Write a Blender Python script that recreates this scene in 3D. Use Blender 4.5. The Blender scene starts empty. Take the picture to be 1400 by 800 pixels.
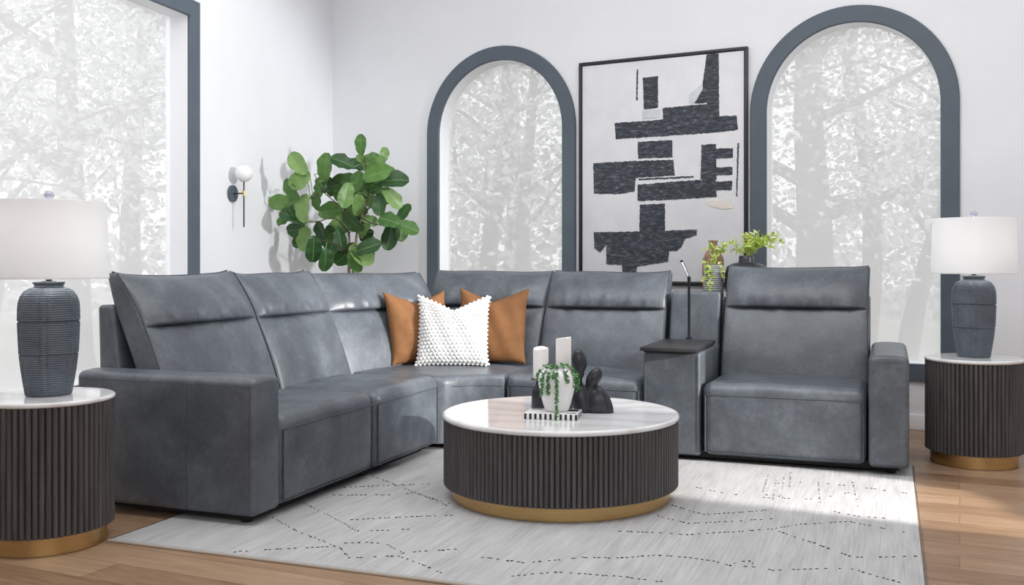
import bpy, bmesh, math, random
import numpy as np
from mathutils import Vector, Matrix

# ------------------------------------------------------------------ camera, world, lights, exposure
scene = bpy.context.scene
COL = scene.collection
R = math.radians

cam_data = bpy.data.cameras.new('camera')
cam = bpy.data.objects.new('camera', cam_data)
COL.objects.link(cam)
cam.location = (0, 0, 1.18)
cam.rotation_euler = (R(90), 0, 0)
cam_data.sensor_width = 36.0
cam_data.lens = 1350 / 1400 * 36.0
cam_data.shift_x = -11 / 1400
cam_data.shift_y = -43 / 1400
cam_data.clip_end = 200
scene.camera = cam

world = bpy.data.worlds.new('sky')
scene.world = world
world.use_nodes = True
bg = world.node_tree.nodes['Background']
bg.inputs[0].default_value = (0.97, 0.985, 1.0, 1)
bg.inputs[1].default_value = 1.5

vs = scene.view_settings
scene.display_settings.display_device = 'sRGB'
vs.view_transform = 'Standard'
vs.look = 'None'
vs.gamma = 1.0
vs.use_curve_mapping = False
vs.exposure = 0.0


def light(name, kind, loc, target, energy, size=1.0, size_y=None, color=(1, 1, 1)):
    d = bpy.data.lights.new(name, kind)
    d.energy = energy
    d.color = color
    if kind == 'AREA':
        d.shape = 'RECTANGLE'
        d.size = size
        d.size_y = size_y or size
    else:
        d.shadow_soft_size = size
    o = bpy.data.objects.new(name, d)
    COL.objects.link(o)
    o.location = loc
    o.rotation_euler = (Vector(target) - Vector(loc)).to_track_quat('-Z', 'Y').to_euler()
    return o


# low hard light through the opening in the right wall
key = light('sun_spot', 'SPOT', (7.4, 1.5, 2.45), (1.0, 5.4, 0.9), 4400, 0.06, color=(1.0, 0.97, 0.93))
side = light('side_spot', 'SPOT', (3.9, 4.7, 2.55), (-1.7, 7.2, 1.35), 760, 0.20, color=(0.98, 0.99, 1.0))
side.data.spot_size = R(46)
side.data.spot_blend = 0.5
key.data.spot_size = R(60)
key.data.spot_blend = 0.1
# unseen area lights added as broad soft fill
light('fill_walls', 'AREA', (0.9, 4.2, 4.15), (0.6, 8.4, 2.2), 34, 5.0, 1.4, (0.96, 0.98, 1.0))
light('fill_overhead', 'AREA', (-0.2, 4.3, 4.35), (-0.1, 4.6, 0.0), 112, 5.0, 3.4, (0.97, 0.985, 1.0))
light('fill_front', 'AREA', (0.6, -1.8, 2.9), (0.0, 6.5, 1.6), 80, 4.4, 2.6, (0.97, 0.985, 1.0))

# ------------------------------------------------------------------ helpers
random.seed(7)
rng = np.random.default_rng(11)


class MB:
    """collects vertices and faces for ONE mesh"""
    def __init__(self):
        self.v = []
        self.f = []
        self.mi = []

    def add(self, v, f, M=None, mi=0):
        n = len(self.v)
        if M is not None:
            v = [tuple(M @ Vector(p)) for p in v]
        self.v.extend([tuple(map(float, p)) for p in v])
        self.f.extend([tuple(i + n for i in q) for q in f])
        self.mi.extend([mi] * len(f))
        return self

    def build(self, name, mats, parent=None, smooth=True, angle=40):
        me = bpy.data.meshes.new(name)
        me.from_pydata(self.v, [], self.f)
        if not isinstance(mats, (list, tuple)):
            mats = [mats]
        for m in mats:
            me.materials.append(m)
        if any(self.mi):
            me.polygons.foreach_set('material_index', self.mi)
        if smooth:
            me.polygons.foreach_set('use_smooth', [True] * len(me.polygons))
            me.set_sharp_from_angle(angle=R(angle))
        me.update()
        o = bpy.data.objects.new(name, me)
        COL.objects.link(o)
        if parent is not None:
            o.parent = parent
        return o


def tag(o, label=None, cat=None, group=None, kind=None):
    if label: o['label'] = label
    if cat: o['category'] = cat
    if group: o['group'] = group
    if kind: o['kind'] = kind
    return o


def empty(name, loc=(0, 0, 0), rz=0.0, label=None, cat=None, group=None, kind=None):
    o = bpy.data.objects.new(name, None)
    o.empty_display_size = 0.1
    COL.objects.link(o)
    o.location = loc
    o.rotation_euler = (0, 0, rz)
    return tag(o, label, cat, group, kind)


def copy_tree(o, parent=None):
    c = o.copy()
    COL.objects.link(c)
    c.parent = parent
    for ch in list(o.children):
        copy_tree(ch, c)
    return c


def box(x0, x1, y0, y1, z0, z1):
    v = [(x0, y0, z0), (x1, y0, z0), (x1, y1, z0), (x0, y1, z0), (x0, y0, z1), (x1, y0, z1), (x1, y1, z1), (x0, y1, z1)]
    f = [(0, 3, 2, 1), (4, 5, 6, 7), (0, 1, 5, 4), (1, 2, 6, 5), (2, 3, 7, 6), (3, 0, 4, 7)]
    return v, f


def bbox(x0, x1, y0, y1, z0, z1, b=0.005, seg=2):
    """box with bevelled edges"""
    bm = bmesh.new()
    v, f = box(x0, x1, y0, y1, z0, z1)
    vs_ = [bm.verts.new(p) for p in v]
    for q in f:
        bm.faces.new([vs_[i] for i in q])
    bmesh.ops.bevel(bm, geom=bm.edges[:], offset=b, segments=seg, profile=0.5, affect='EDGES')
    bm.verts.index_update()
    out = [tuple(p.co) for p in bm.verts], [tuple(p.index for p in q.verts) for q in bm.faces]
    bm.free()
    return out


def lathe(profile, n=64, phase=0.0, rfun=None):
    """profile: list of (r, z) bottom to top; ends on axis get capped"""
    v, f = [], []
    rings = []
    for k, (r, z) in enumerate(profile):
        if r < 1e-6:
            rings.append([len(v)])
            v.append((0, 0, z))
        else:
            ring = []
            for i in range(n):
                a = 2 * math.pi * i / n + phase
                rr = rfun(r, a, z) if rfun else r
                ring.append(len(v))
                v.append((rr * math.cos(a), rr * math.sin(a), z))
            rings.append(ring)
    for A, B in zip(rings[:-1], rings[1:]):
        if len(A) == 1 and len(B) == 1:
            continue
        for i in range(n):
            j = (i + 1) % n
            if len(A) == 1:
                f.append((A[0], B[j], B[i]))
            elif len(B) == 1:
                f.append((A[i], A[j], B[0]))
            else:
                f.append((A[i], A[j], B[j], B[i]))
    return v, f


def tube(path, radius, n=10, closed=False):
    P = [Vector(p) for p in path]
    m = len(P)
    rad = radius if isinstance(radius, (list, tuple)) else [radius] * m
    v, f = [], []
    prev = None
    for i in range(m):
        if closed:
            t = P[(i + 1) % m] - P[i - 1]
        else:
            t = P[min(i + 1, m - 1)] - P[max(i - 1, 0)]
        if t.length < 1e-9:
            t = Vector((0, 0, 1))
        t.normalize()
        if prev is None:
            up = Vector((0, 0, 1)) if abs(t.z) < 0.9 else Vector((1, 0, 0))
            nx = t.cross(up).normalized()
        else:
            nx = (prev - t * prev.dot(t))
            nx = nx.normalized() if nx.length > 1e-6 else t.orthogonal().normalized()
        prev = nx
        ny = t.cross(nx)
        for k in range(n):
            a = 2 * math.pi * k / n
            v.append(tuple(P[i] + (nx * math.cos(a) + ny * math.sin(a)) * rad[i]))
    for i in range(m if closed else m - 1):
        a, b = i * n, ((i + 1) % m) * n
        for k in range(n):
            f.append((a + k, a + (k + 1) % n, b + (k + 1) % n, b + k))
    if not closed:
        f.append(tuple(range(n - 1, -1, -1)))
        f.append(tuple(range((m - 1) * n, m * n)))
    return v, f


def curve_pts(pts, n=8):
    """Catmull-Rom through the points"""
    P = [Vector(p) for p in pts]
    P = [P[0] * 2 - P[1]] + P + [P[-1] * 2 - P[-2]]
    out = []
    for i in range(1, len(P) - 2):
        for k in range(n):
            t = k / n
            a, b, c, d = P[i - 1], P[i], P[i + 1], P[i + 2]
            out.append(0.5 * ((2 * b) + (c - a) * t + (2 * a - 5 * b + 4 * c - d) * t * t + (3 * b - a - 3 * c + d) * t ** 3))
    out.append(P[-2])
    return out


def axis_samples(h, r, k, m):
    core = h - r
    a = [core + r * math.tan(math.pi / 4 * (i / k)) for i in range(1, k + 1)]
    mid = [-core + 2 * core * i / m for i in range(m + 1)]
    return [-x for x in reversed(a)] + mid + a


def rbox(hx, hy, hz, r, m=(10, 6, 10), k=4, deform=None):
    """rounded box centred at 0, dense enough to bend; deform(x,y,z)->(x,y,z)"""
    r = min(r, hx * .98, hy * .98, hz * .98)
    X, Y, Z = (axis_samples(h, r, k, q) for h, q in zip((hx, hy, hz), m))
    nx, ny, nz = len(X) - 1, len(Y) - 1, len(Z) - 1
    idx, v, f = {}, [], []

    def vert(i, j, l):
        key_ = (i, j, l)
        if key_ not in idx:
            p = np.array([X[i], Y[j], Z[l]])
            core = np.array([hx - r, hy - r, hz - r])
            c = np.clip(p, -core, core)
            d = p - c
            L = np.linalg.norm(d)
            if L > 1e-9:
                p = c + d * (r / L)
            p = tuple(p)
            if deform:
                p = deform(*p)
            idx[key_] = len(v)
            v.append(p)
        return idx[key_]
    for i in range(nx):
        for j in range(ny):
            f.append((vert(i, j, 0), vert(i, j + 1, 0), vert(i + 1, j + 1, 0), vert(i + 1, j, 0)))
            f.append((vert(i, j, nz), vert(i + 1, j, nz), vert(i + 1, j + 1, nz), vert(i, j + 1, nz)))
    for i in range(nx):
        for l in range(nz):
            f.append((vert(i, 0, l), vert(i + 1, 0, l), vert(i + 1, 0, l + 1), vert(i, 0, l + 1)))
            f.append((vert(i, ny, l), vert(i, ny, l + 1), vert(i + 1, ny, l + 1), vert(i + 1, ny, l)))
    for j in range(ny):
        for l in range(nz):
            f.append((vert(0, j, l), vert(0, j, l + 1), vert(0, j + 1, l + 1), vert(0, j + 1, l)))
            f.append((vert(nx, j, l), vert(nx, j + 1, l), vert(nx, j + 1, l + 1), vert(nx, j, l + 1)))
    return v, f


def T(x=0, y=0, z=0, rz=0, rx=0, ry=0):
    return Matrix.Translation((x, y, z)) @ Matrix.Rotation(rz, 4, 'Z') @ Matrix.Rotation(ry, 4, 'Y') @ Matrix.Rotation(rx, 4, 'X')


# ------------------------------------------------------------------ materials
def srgb(r, g, b):
    f = lambda c: c / 12.92 if c <= 0.04045 else ((c + 0.055) / 1.055) ** 2.4
    return (f(r / 255), f(g / 255), f(b / 255), 1)


def new_mat(name, color, rough=0.5, metal=0.0, spec=0.5):
    m = bpy.data.materials.new(name)
    m.use_nodes = True
    b = m.node_tree.nodes['Principled BSDF']
    b.inputs['Base Color'].default_value = color
    b.inputs['Roughness'].default_value = rough
    b.inputs['Metallic'].default_value = metal
    b.inputs['Specular IOR Level'].default_value = spec
    return m, m.node_tree, b


def nd(nt, typ, **kw):
    n = nt.nodes.new(typ)
    for k_, v_ in kw.items():
        if k_ in n.inputs.keys() if isinstance(k_, str) else False:
            n.inputs[k_].default_value = v_
        else:
            setattr(n, k_, v_)
    return n


def ramp(nt, src, stops):
    r_ = nt.nodes.new('ShaderNodeValToRGB')
    e = r_.color_ramp.elements
    e[0].position, e[0].color = stops[0]
    e[1].position, e[1].color = stops[-1]
    for p, c in stops[1:-1]:
        q = e.new(p)
        q.color = c
    nt.links.new(src, r_.inputs[0])
    return r_.outputs[0]


def obj_coord(nt, scale=(1, 1, 1), rot=(0, 0, 0)):
    tc = nt.nodes.new('ShaderNodeTexCoord')
    mp = nt.nodes.new('ShaderNodeMapping')
    mp.inputs['Scale'].default_value = scale
    mp.inputs['Rotation'].default_value = rot
    nt.links.new(tc.outputs['Object'], mp.inputs[0])
    return mp.outputs[0]


def noise(nt, vec, scale, detail=4, rough=0.5):
    n = nt.nodes.new('ShaderNodeTexNoise')
    n.inputs['Scale'].default_value = scale
    n.inputs['Detail'].default_value = detail
    n.inputs['Roughness'].default_value = rough
    nt.links.new(vec, n.inputs['Vector'])
    return n.outputs['Fac']


def bump(nt, b, height, strength=0.2, dist=0.01):
    n = nt.nodes.new('ShaderNodeBump')
    n.inputs['Strength'].default_value = strength
    n.inputs['Distance'].default_value = dist
    nt.links.new(height, n.inputs['Height'])
    nt.links.new(n.outputs[0], b.inputs['Normal'])


def make_leather():
    m, nt, b = new_mat('grey_leather', srgb(98, 105, 113), 0.42, 0, 0.7)
    c = obj_coord(nt)
    n1 = noise(nt, c, 6, 8, 0.62)
    n1b = noise(nt, c, 38, 10, 0.78)
    mx = nt.nodes.new('ShaderNodeMix')
    mx.data_type = 'FLOAT'
    mx.inputs[0].default_value = 0.42
    nt.links.new(n1, mx.inputs[2])
    nt.links.new(n1b, mx.inputs[3])
    col = ramp(nt, mx.outputs[0], [(0.34, srgb(68, 73, 80)), (0.5, srgb(86, 92, 99)), (0.68, srgb(112, 118, 125))])
    nt.links.new(col, b.inputs['Base Color'])
    n2 = noise(nt, c, 24, 6, 0.7)
    rr = nt.nodes.new('ShaderNodeMapRange')
    rr.inputs['To Min'].default_value = 0.31
    rr.inputs['To Max'].default_value = 0.5
    nt.links.new(n2, rr.inputs['Value'])
    nt.links.new(rr.outputs[0], b.inputs['Roughness'])
    n3 = noise(nt, c, 260, 2, 0.5)
    bump(nt, b, n3, 0.12, 0.002)
    return m


def make_noise_mat(name, c0, c1, scale, rough, spec=0.5, metal=0.0, bs=0.0, bscale=200, stretch=(1, 1, 1), bd=0.002):
    m, nt, b = new_mat(name, c0, rough, metal, spec)
    c = obj_coord(nt, stretch)
    n1 = noise(nt, c, scale, 6, 0.6)
    nt.links.new(ramp(nt, n1, [(0.3, c0), (0.7, c1)]), b.inputs['Base Color'])
    if bs:
        bump(nt, b, noise(nt, c, bscale, 3, 0.5), bs, bd)
    return m


def make_floor():
    m, nt, b = new_mat('oak_planks', srgb(165, 132, 102), 0.38, 0, 0.45)
    c = obj_coord(nt)
    br = nt.nodes.new('ShaderNodeTexBrick')
    br.offset = 0.37
    br.inputs['Scale'].default_value = 1.0
    br.inputs['Mortar Size'].default_value = 0.0012
    br.inputs['Mortar Smooth'].default_value = 0.2
    br.inputs['Brick Width'].default_value = 1.5
    br.inputs['Row Height'].default_value = 0.18
    br.inputs['Color1'].default_value = (0, 0, 0, 1)
    br.inputs['Color2'].default_value = (1, 1, 1, 1)
    br.inputs['Mortar'].default_value = (0.5, 0.5, 0.5, 1)
    nt.links.new(c, br.inputs['Vector'])
    cs = obj_coord(nt, (1.0, 9, 1))
    g = noise(nt, cs, 3.2, 9, 0.66)
    mix = nt.nodes.new('ShaderNodeMix')
    mix.data_type = 'FLOAT'
    mix.inputs[0].default_value = 0.30
    nt.links.new(g, mix.inputs[2])
    bw = nt.nodes.new('ShaderNodeRGBToBW')
    nt.links.new(br.outputs['Color'], bw.inputs[0])
    nt.links.new(bw.outputs[0], mix.inputs[3])
    col = ramp(nt, mix.outputs[0], [(0.22, srgb(114, 87, 65)), (0.45, srgb(156, 125, 98)), (0.75, srgb(186, 156, 128))])
    dark = nt.nodes.new('ShaderNodeMix')
    dark.data_type = 'RGBA'
    nt.links.new(br.outputs['Fac'], dark.inputs[0])
    nt.links.new(col, dark.inputs[6])
    dark.inputs[7].default_value = srgb(84, 60, 42)
    nt.links.new(dark.outputs[2], b.inputs['Base Color'])
    bump(nt, b, g, 0.08, 0.003)
    return m


def make_marble():
    m, nt, b = new_mat('white_marble', srgb(236, 236, 238), 0.07, 0, 0.5)
    c = obj_coord(nt, (1, 1, 1), (0, 0, R(12)))
    w = nt.nodes.new('ShaderNodeTexWave')
    w.inputs['Scale'].default_value = 1.6
    w.inputs['Distortion'].default_value = 7
    w.inputs['Detail'].default_value = 5
    w.inputs['Detail Scale'].default_value = 1.2
    w.bands_direction = 'Y'
    nt.links.new(c, w.inputs['Vector'])
    nt.links.new(ramp(nt, w.outputs['Fac'], [(0.0, srgb(224, 222, 222)), (0.3, srgb(235, 234, 235)), (1, srgb(240, 240, 241))]), b.inputs['Base Color'])
    return m


def make_rug():
    m, nt, b = new_mat('woven_wool', srgb(205, 203, 202), 0.95, 0, 0.1)
    c1 = obj_coord(nt, (60, 2.2, 1))
    n1 = noise(nt, c1, 1.6, 4, 0.6)
    c2 = obj_coord(nt, (9, 1.4, 1))
    n2 = noise(nt, c2, 1.5, 5, 0.6)
    mx = nt.nodes.new('ShaderNodeMix')
    mx.data_type = 'FLOAT'
    mx.inputs[0].default_value = 0.45
    nt.links.new(n1, mx.inputs[2])
    nt.links.new(n2, mx.inputs[3])
    nt.links.new(ramp(nt, mx.outputs[0], [(0.3, srgb(164, 163, 163)), (0.5, srgb(190, 189, 189)), (0.7, srgb(208, 208, 208))]), b.inputs['Base Color'])
    c3 = obj_coord(nt, (160, 160, 1))
    bump(nt, b, noise(nt, c3, 1.0, 2, 0.5), 0.5, 0.004)
    return m


def make_leaf(name, cols, rough=0.36, trans=0.2):
    m, nt, b = new_mat(name, cols[1], rough, 0, 0.4)
    g = nt.nodes.new('ShaderNodeNewGeometry')
    n = noise(nt, obj_coord(nt), 14, 4, 0.6)
    mx = nt.nodes.new('ShaderNodeMath')
    mx.operation = 'MULTIPLY_ADD'
    mx.inputs[1].default_value = 0.35
    nt.links.new(n, mx.inputs[0])
    sc = nt.nodes.new('ShaderNodeMath')
    sc.operation = 'MULTIPLY'
    sc.inputs[1].default_value = 0.75
    nt.links.new(g.outputs['Random Per Island'], sc.inputs[0])
    nt.links.new(sc.outputs[0], mx.inputs[2])
    stops = [(0.1 + 0.85 * i / (len(cols) - 1), c) for i, c in enumerate(cols)]
    col = ramp(nt, mx.outputs[0], stops)
    nt.links.new(col, b.inputs['Base Color'])
    if trans:
        tr = nt.nodes.new('ShaderNodeBsdfTranslucent')
        nt.links.new(col, tr.inputs[0])
        ms = nt.nodes.new('ShaderNodeMixShader')
        ms.inputs[0].default_value = trans
        nt.links.new(b.outputs[0], ms.inputs[1])
        nt.links.new(tr.outputs[0], ms.inputs[2])
        nt.links.new(ms.outputs[0], nt.nodes['Material Output'].inputs[0])
    return m


def make_pane():
    """milky window film: part clear, part light-scattering"""
    m = bpy.data.materials.new('milky_window_film')
    m.use_nodes = True
    nt = m.node_tree
    nt.nodes.clear()
    out = nt.nodes.new('ShaderNodeOutputMaterial')
    tp = nt.nodes.new('ShaderNodeBsdfTransparent')
    tp.inputs[0].default_value = (1, 1, 1, 1)
    tl = nt.nodes.new('ShaderNodeBsdfTranslucent')
    tl.inputs[0].default_value = (0.92, 0.92, 0.92, 1)
    df = nt.nodes.new('ShaderNodeBsdfDiffuse')
    df.inputs[0].default_value = (0.92, 0.92, 0.92, 1)
    m1 = nt.nodes.new('ShaderNodeMixShader')
    m1.inputs[0].default_value = 0.2
    nt.links.new(tl.outputs[0], m1.inputs[1])
    nt.links.new(df.outputs[0], m1.inputs[2])
    m2 = nt.nodes.new('ShaderNodeMixShader')
    m2.inputs[0].default_value = 0.72
    nt.links.new(tp.outputs[0], m2.inputs[1])
    nt.links.new(m1.outputs[0], m2.inputs[2])
    nt.links.new(m2.outputs[0], out.inputs[0])
    return m


def make_shade():
    m, nt, b = new_mat('white_linen_shade', srgb(250, 250, 251), 0.9, 0, 0.1)
    tr = nt.nodes.new('ShaderNodeBsdfTranslucent')
    tr.inputs[0].default_value = srgb(252, 252, 252)
    ms = nt.nodes.new('ShaderNodeMixShader')
    ms.inputs[0].default_value = 0.35
    nt.links.new(b.outputs[0], ms.inputs[1])
    nt.links.new(tr.outputs[0], ms.inputs[2])
    nt.links.new(ms.outputs[0], nt.nodes['Material Output'].inputs[0])
    bump(nt, b, noise(nt, obj_coord(nt, (1, 1, 3)), 300, 2), 0.1, 0.001)
    return m


def make_vase():
    """dark blue-grey ceramic with combed lines"""
    m, nt, b = new_mat('combed_grey_ceramic', srgb(72, 80, 90), 0.5, 0, 0.4)
    c = obj_coord(nt)
    w = nt.nodes.new('ShaderNodeTexWave')
    w.bands_direction = 'Z'
    w.inputs['Scale'].default_value = 34
    w.inputs['Distortion'].default_value = 2.2
    w.inputs['Detail'].default_value = 3
    w.inputs['Detail Scale'].default_value = 2
    nt.links.new(c, w.inputs['Vector'])
    n = noise(nt, c, 12, 6, 0.65)
    mx = nt.nodes.new('ShaderNodeMix')
    mx.data_type = 'FLOAT'
    mx.inputs[0].default_value = 0.55
    nt.links.new(w.outputs['Fac'], mx.inputs[2])
    nt.links.new(n, mx.inputs[3])
    nt.links.new(ramp(nt, mx.outputs[0], [(0.2, srgb(60, 68, 77)), (0.5, srgb(88, 97, 107)), (0.8, srgb(122, 131, 141))]), b.inputs['Base Color'])
    bump(nt, b, w.outputs['Fac'], 0.5, 0.003)
    return m


def make_fluted():
    m, nt, b = new_mat('charcoal_stained_wood', srgb(62, 60, 61), 0.5, 0, 0.35)
    n = noise(nt, obj_coord(nt, (14, 14, 0.8)), 4, 6, 0.65)
    nt.links.new(ramp(nt, n, [(0.3, srgb(62, 60, 60)), (0.7, srgb(96, 92, 92))]), b.inputs['Base Color'])
    return m


MAT = dict(
    leather=make_leather(),
    piping=make_noise_mat('leather_piping', srgb(60, 65, 72), srgb(78, 84, 91), 20, 0.5),
    base_shade=new_mat('black_base_shade', srgb(24, 24, 26), 0.9)[0],
    black_plastic=make_noise_mat('black_plastic', srgb(20, 20, 22), srgb(30, 30, 32), 6, 0.35),
    floor=make_floor(), marble=make_marble(), rug=make_rug(),
    rug_knot=new_mat('dark_rug_yarn', srgb(58, 56, 57), 0.95, 0, 0.1)[0],
    rug_edge=new_mat('rug_binding', srgb(202, 194, 184), 0.95, 0, 0.1)[0],
    wall=make_noise_mat('white_wall_paint', srgb(236, 237, 240), srgb(240, 241, 244), 2, 0.75, 0.25, bs=0.05, bscale=90),
    ceiling=new_mat('ceiling_paint', srgb(236, 236, 238), 0.9)[0],
    trim=make_noise_mat('slate_blue_trim_paint', srgb(84, 94, 104), srgb(90, 100, 110), 5, 0.5, 0.4),
    white=new_mat('white_gloss_paint', srgb(242, 242, 244), 0.4)[0],
    pane=make_pane(),
    fluted=make_fluted(),
    gold=make_noise_mat('brushed_gold_metal', srgb(190, 156, 104), srgb(204, 170, 118), 6, 0.36, 0.5, 0.9, stretch=(1, 1, 30)),
    brass=new_mat('polished_brass', srgb(206, 168, 96), 0.25, 1.0)[0],
    nickel=new_mat('dark_nickel', srgb(96, 98, 104), 0.3, 1.0)[0],
    vase=make_vase(), shade=make_shade(),
    black_frame=make_noise_mat('black_frame_lacquer', srgb(26, 28, 32), srgb(34, 36, 40), 8, 0.4),
    canvas=make_noise_mat('off_white_canvas', srgb(222, 222, 225), srgb(236, 236, 238), 3, 0.85, 0.2, bs=0.2, bscale=160),
    cognac=make_noise_mat('cognac_velvet', srgb(116, 79, 50), srgb(138, 97, 63), 8, 0.75, 0.2, bs=0.15, bscale=300),
    knit=make_noise_mat('white_chunky_knit', srgb(232, 231, 229), srgb(246, 246, 245), 40, 0.9, 0.1, bs=0.2, bscale=260),
    ceramic_white=make_noise_mat('matte_white_ceramic', srgb(236, 234, 234), srgb(242, 241, 241), 8, 0.45),
    wax=new_mat('candle_wax', srgb(253, 249, 246), 0.45)[0],
    wick=new_mat('candle_wick', srgb(40, 34, 30), 0.9)[0],
    stone_black=make_noise_mat('charcoal_resin', srgb(36, 38, 44), srgb(46, 48, 54), 10, 0.33),
    white_inlay=new_mat('bone_white_inlay', srgb(236, 235, 234), 0.35)[0],
    black_inlay=new_mat('black_inlay', srgb(28, 28, 32), 0.35)[0],
    black_wood=make_noise_mat('black_stained_wood', srgb(36, 35, 37), srgb(54, 52, 54), 5, 0.4, stretch=(2, 20, 2)),
    fig_leaf=make_leaf('fiddle_leaf', [srgb(42, 72, 44), srgb(66, 104, 56), srgb(94, 136, 66), srgb(140, 172, 106)]),
    fig_rib=new_mat('leaf_midrib', srgb(118, 152, 88), 0.5)[0],
    lime_leaf=make_leaf('lime_leaf', [srgb(110, 146, 50), srgb(170, 198, 70), srgb(214, 226, 124), srgb(236, 240, 186)], 0.5, 0.35),
    string_leaf=make_leaf('trailing_leaf', [srgb(52, 104, 60), srgb(86, 144, 84), srgb(132, 182, 120)], 0.5, 0.1),
    bark=make_noise_mat('fig_bark', srgb(112, 92, 76), srgb(150, 130, 112), 20, 0.85, bs=0.4, bscale=40),
    twig=make_noise_mat('dark_twig', srgb(62, 52, 44), srgb(88, 74, 62), 20, 0.8),
    soil=make_noise_mat('potting_soil', srgb(48, 38, 30), srgb(70, 56, 46), 40, 0.95, bs=0.6, bscale=60),
    basket=make_noise_mat('woven_seagrass', srgb(150, 126, 96), srgb(182, 158, 124), 30, 0.9, bs=0.6, bscale=60, stretch=(1, 1, 4)),
    terracotta=make_noise_mat('mottled_terracotta', srgb(92, 76, 66), srgb(196, 152, 126), 22, 0.7),
    stripe_light=new_mat('pale_glaze', srgb(224, 226, 228), 0.4)[0],
    stripe_dark=new_mat('grey_glaze', srgb(96, 98, 102), 0.5)[0],
    globe=new_mat('opal_glass', srgb(244, 244, 246), 0.2)[0],
    grey_metal=make_noise_mat('slate_metal', srgb(78, 88, 98), srgb(90, 100, 110), 6, 0.4),
    led=new_mat('led_diffuser', srgb(245, 245, 245), 0.3)[0],
    tree_bark=make_noise_mat('pale_tree_bark', srgb(92, 90, 88), srgb(132, 130, 126), 6, 0.9, bs=0.4, bscale=14, stretch=(1, 1, .3)),
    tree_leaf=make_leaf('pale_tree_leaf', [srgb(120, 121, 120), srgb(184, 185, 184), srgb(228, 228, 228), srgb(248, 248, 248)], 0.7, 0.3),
    ground=make_noise_mat('pale_leaf_litter', srgb(150, 148, 142), srgb(224, 222, 216), 9, 0.95, bs=0.5, bscale=20),
)
ink, nt_i, b_i = new_mat('black_brush_paint', srgb(52, 55, 62), 0.6, 0, 0.3)
n_i = noise(nt_i, obj_coord(nt_i, (3, 1, 9)), 6, 9, 0.75)
nt_i.links.new(ramp(nt_i, n_i, [(0.34, srgb(40, 43, 50)), (0.52, srgb(66, 70, 78)), (0.64, srgb(112, 116, 124)), (0.74, srgb(176, 178, 184))]), b_i.inputs['Base Color'])
MAT['ink'] = ink
MAT['ink_grey'] = make_noise_mat('pale_grey_wash', srgb(196, 200, 206), srgb(222, 224, 228), 10, 0.8)
MAT['ink_peach'] = make_noise_mat('peach_wash', srgb(232, 214, 200), srgb(230, 226, 224), 6, 0.8, stretch=(1, 1, 4))
cg, nt_c, b_c = new_mat('crystal', srgb(190, 188, 204), 0.05, 0, 0.6)
b_c.inputs['Transmission Weight'].default_value = 0.7
MAT['crystal'] = cg

# ------------------------------------------------------------------ the room
HW = 4.5                     # ceiling height
WB_ROT = R(-27.6)            # wall behind the sofa
WB = (-1.758, 9.272)
WL_ROT = R(74.4)             # wall at the left
WL_LEN = 12.2
WL = (-1.758 - 0.2689 * WL_LEN, 9.272 - 0.9632 * WL_LEN)
DEPTH = 0.18


def arch_outline(cx, hw, z0, zs, rise, n=48):
    """left bottom, up, over the arch, right bottom"""
    pts = [(cx - hw, z0)]
    for i in range(n + 1):
        a = math.pi - math.pi * i / n
        pts.append((cx + hw * math.cos(a), zs + rise * math.sin(a)))
    pts.append((cx + hw, z0))
    return pts


def wall_with_holes(name, origin, rz, length, height, holes):
    """holes: list of outlines [(w,z)...] sorted along w, each starting left-bottom and ending right-bottom"""
    o = MB()

    def quad(a, b, c, d):
        o.add([a, b, c, d], [(0, 1, 2, 3)])

    def panel(w0, w1, z0, z1):
        for y, fl in ((0, False), (DEPTH, True)):
            q = [(w0, y, z0), (w1, y, z0), (w1, y, z1), (w0, y, z1)]
            quad(*(reversed(q) if fl else q))
    w = 0.0
    for h in holes:
        panel(w, h[0][0], 0, height)
        panel(h[0][0], h[-1][0], 0, h[0][1])
        for (a, za), (b, zb) in zip(h[1:-2], h[2:-1]):
            for y, fl in ((0, False), (DEPTH, True)):
                q = [(a, y, za), (b, y, zb), (b, y, height), (a, y, height)]
                quad(*(reversed(q) if fl else q))
        loop = h + [h[0]]
        for (a, za), (b, zb) in zip(loop[:-1], loop[1:]):
            quad((a, 0, za), (a, DEPTH, za), (b, DEPTH, zb), (b, 0, zb))
        w = h[-1][0]
    panel(w, length, 0, height)
    for w_ in (0, length):
        quad((w_, 0, 0), (w_, DEPTH, 0), (w_, DEPTH, height), (w_, 0, height))
    quad((0, 0, height), (length, 0, height), (length, DEPTH, height), (0, DEPTH, height))
    ob = o.build(name, MAT['wall'], smooth=False)
    ob.location = (origin[0], origin[1], 0)
    ob.rotation_euler = (0, 0, rz)
    return tag(ob, kind='structure')


def ring_frame(name, inner, outer, thick, mat, parent):
    """flat moulded band between two outlines, standing proud of the wall"""
    o = MB()
    n = len(inner)
    e = 0.006
    v = []
    for (a, b) in zip(inner, outer):
        d = Vector((b[0] - a[0], b[1] - a[1])).normalized() * e
        v += [(a[0], 0.0, a[1]), (a[0], -thick + e, a[1]), (a[0] + d.x, -thick, a[1] + d.y),
              (b[0] - d.x, -thick, b[1] - d.y), (b[0], -thick + e, b[1]), (b[0], 0.0, b[1])]
    f = []
    for i in range(n):
        j = (i + 1) % n
        for k in range(5):
            f.append((i * 6 + k, i * 6 + k + 1, j * 6 + k + 1, j * 6 + k))
    o.add(v, f)
    return o.build(name, mat, parent, angle=25)


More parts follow.
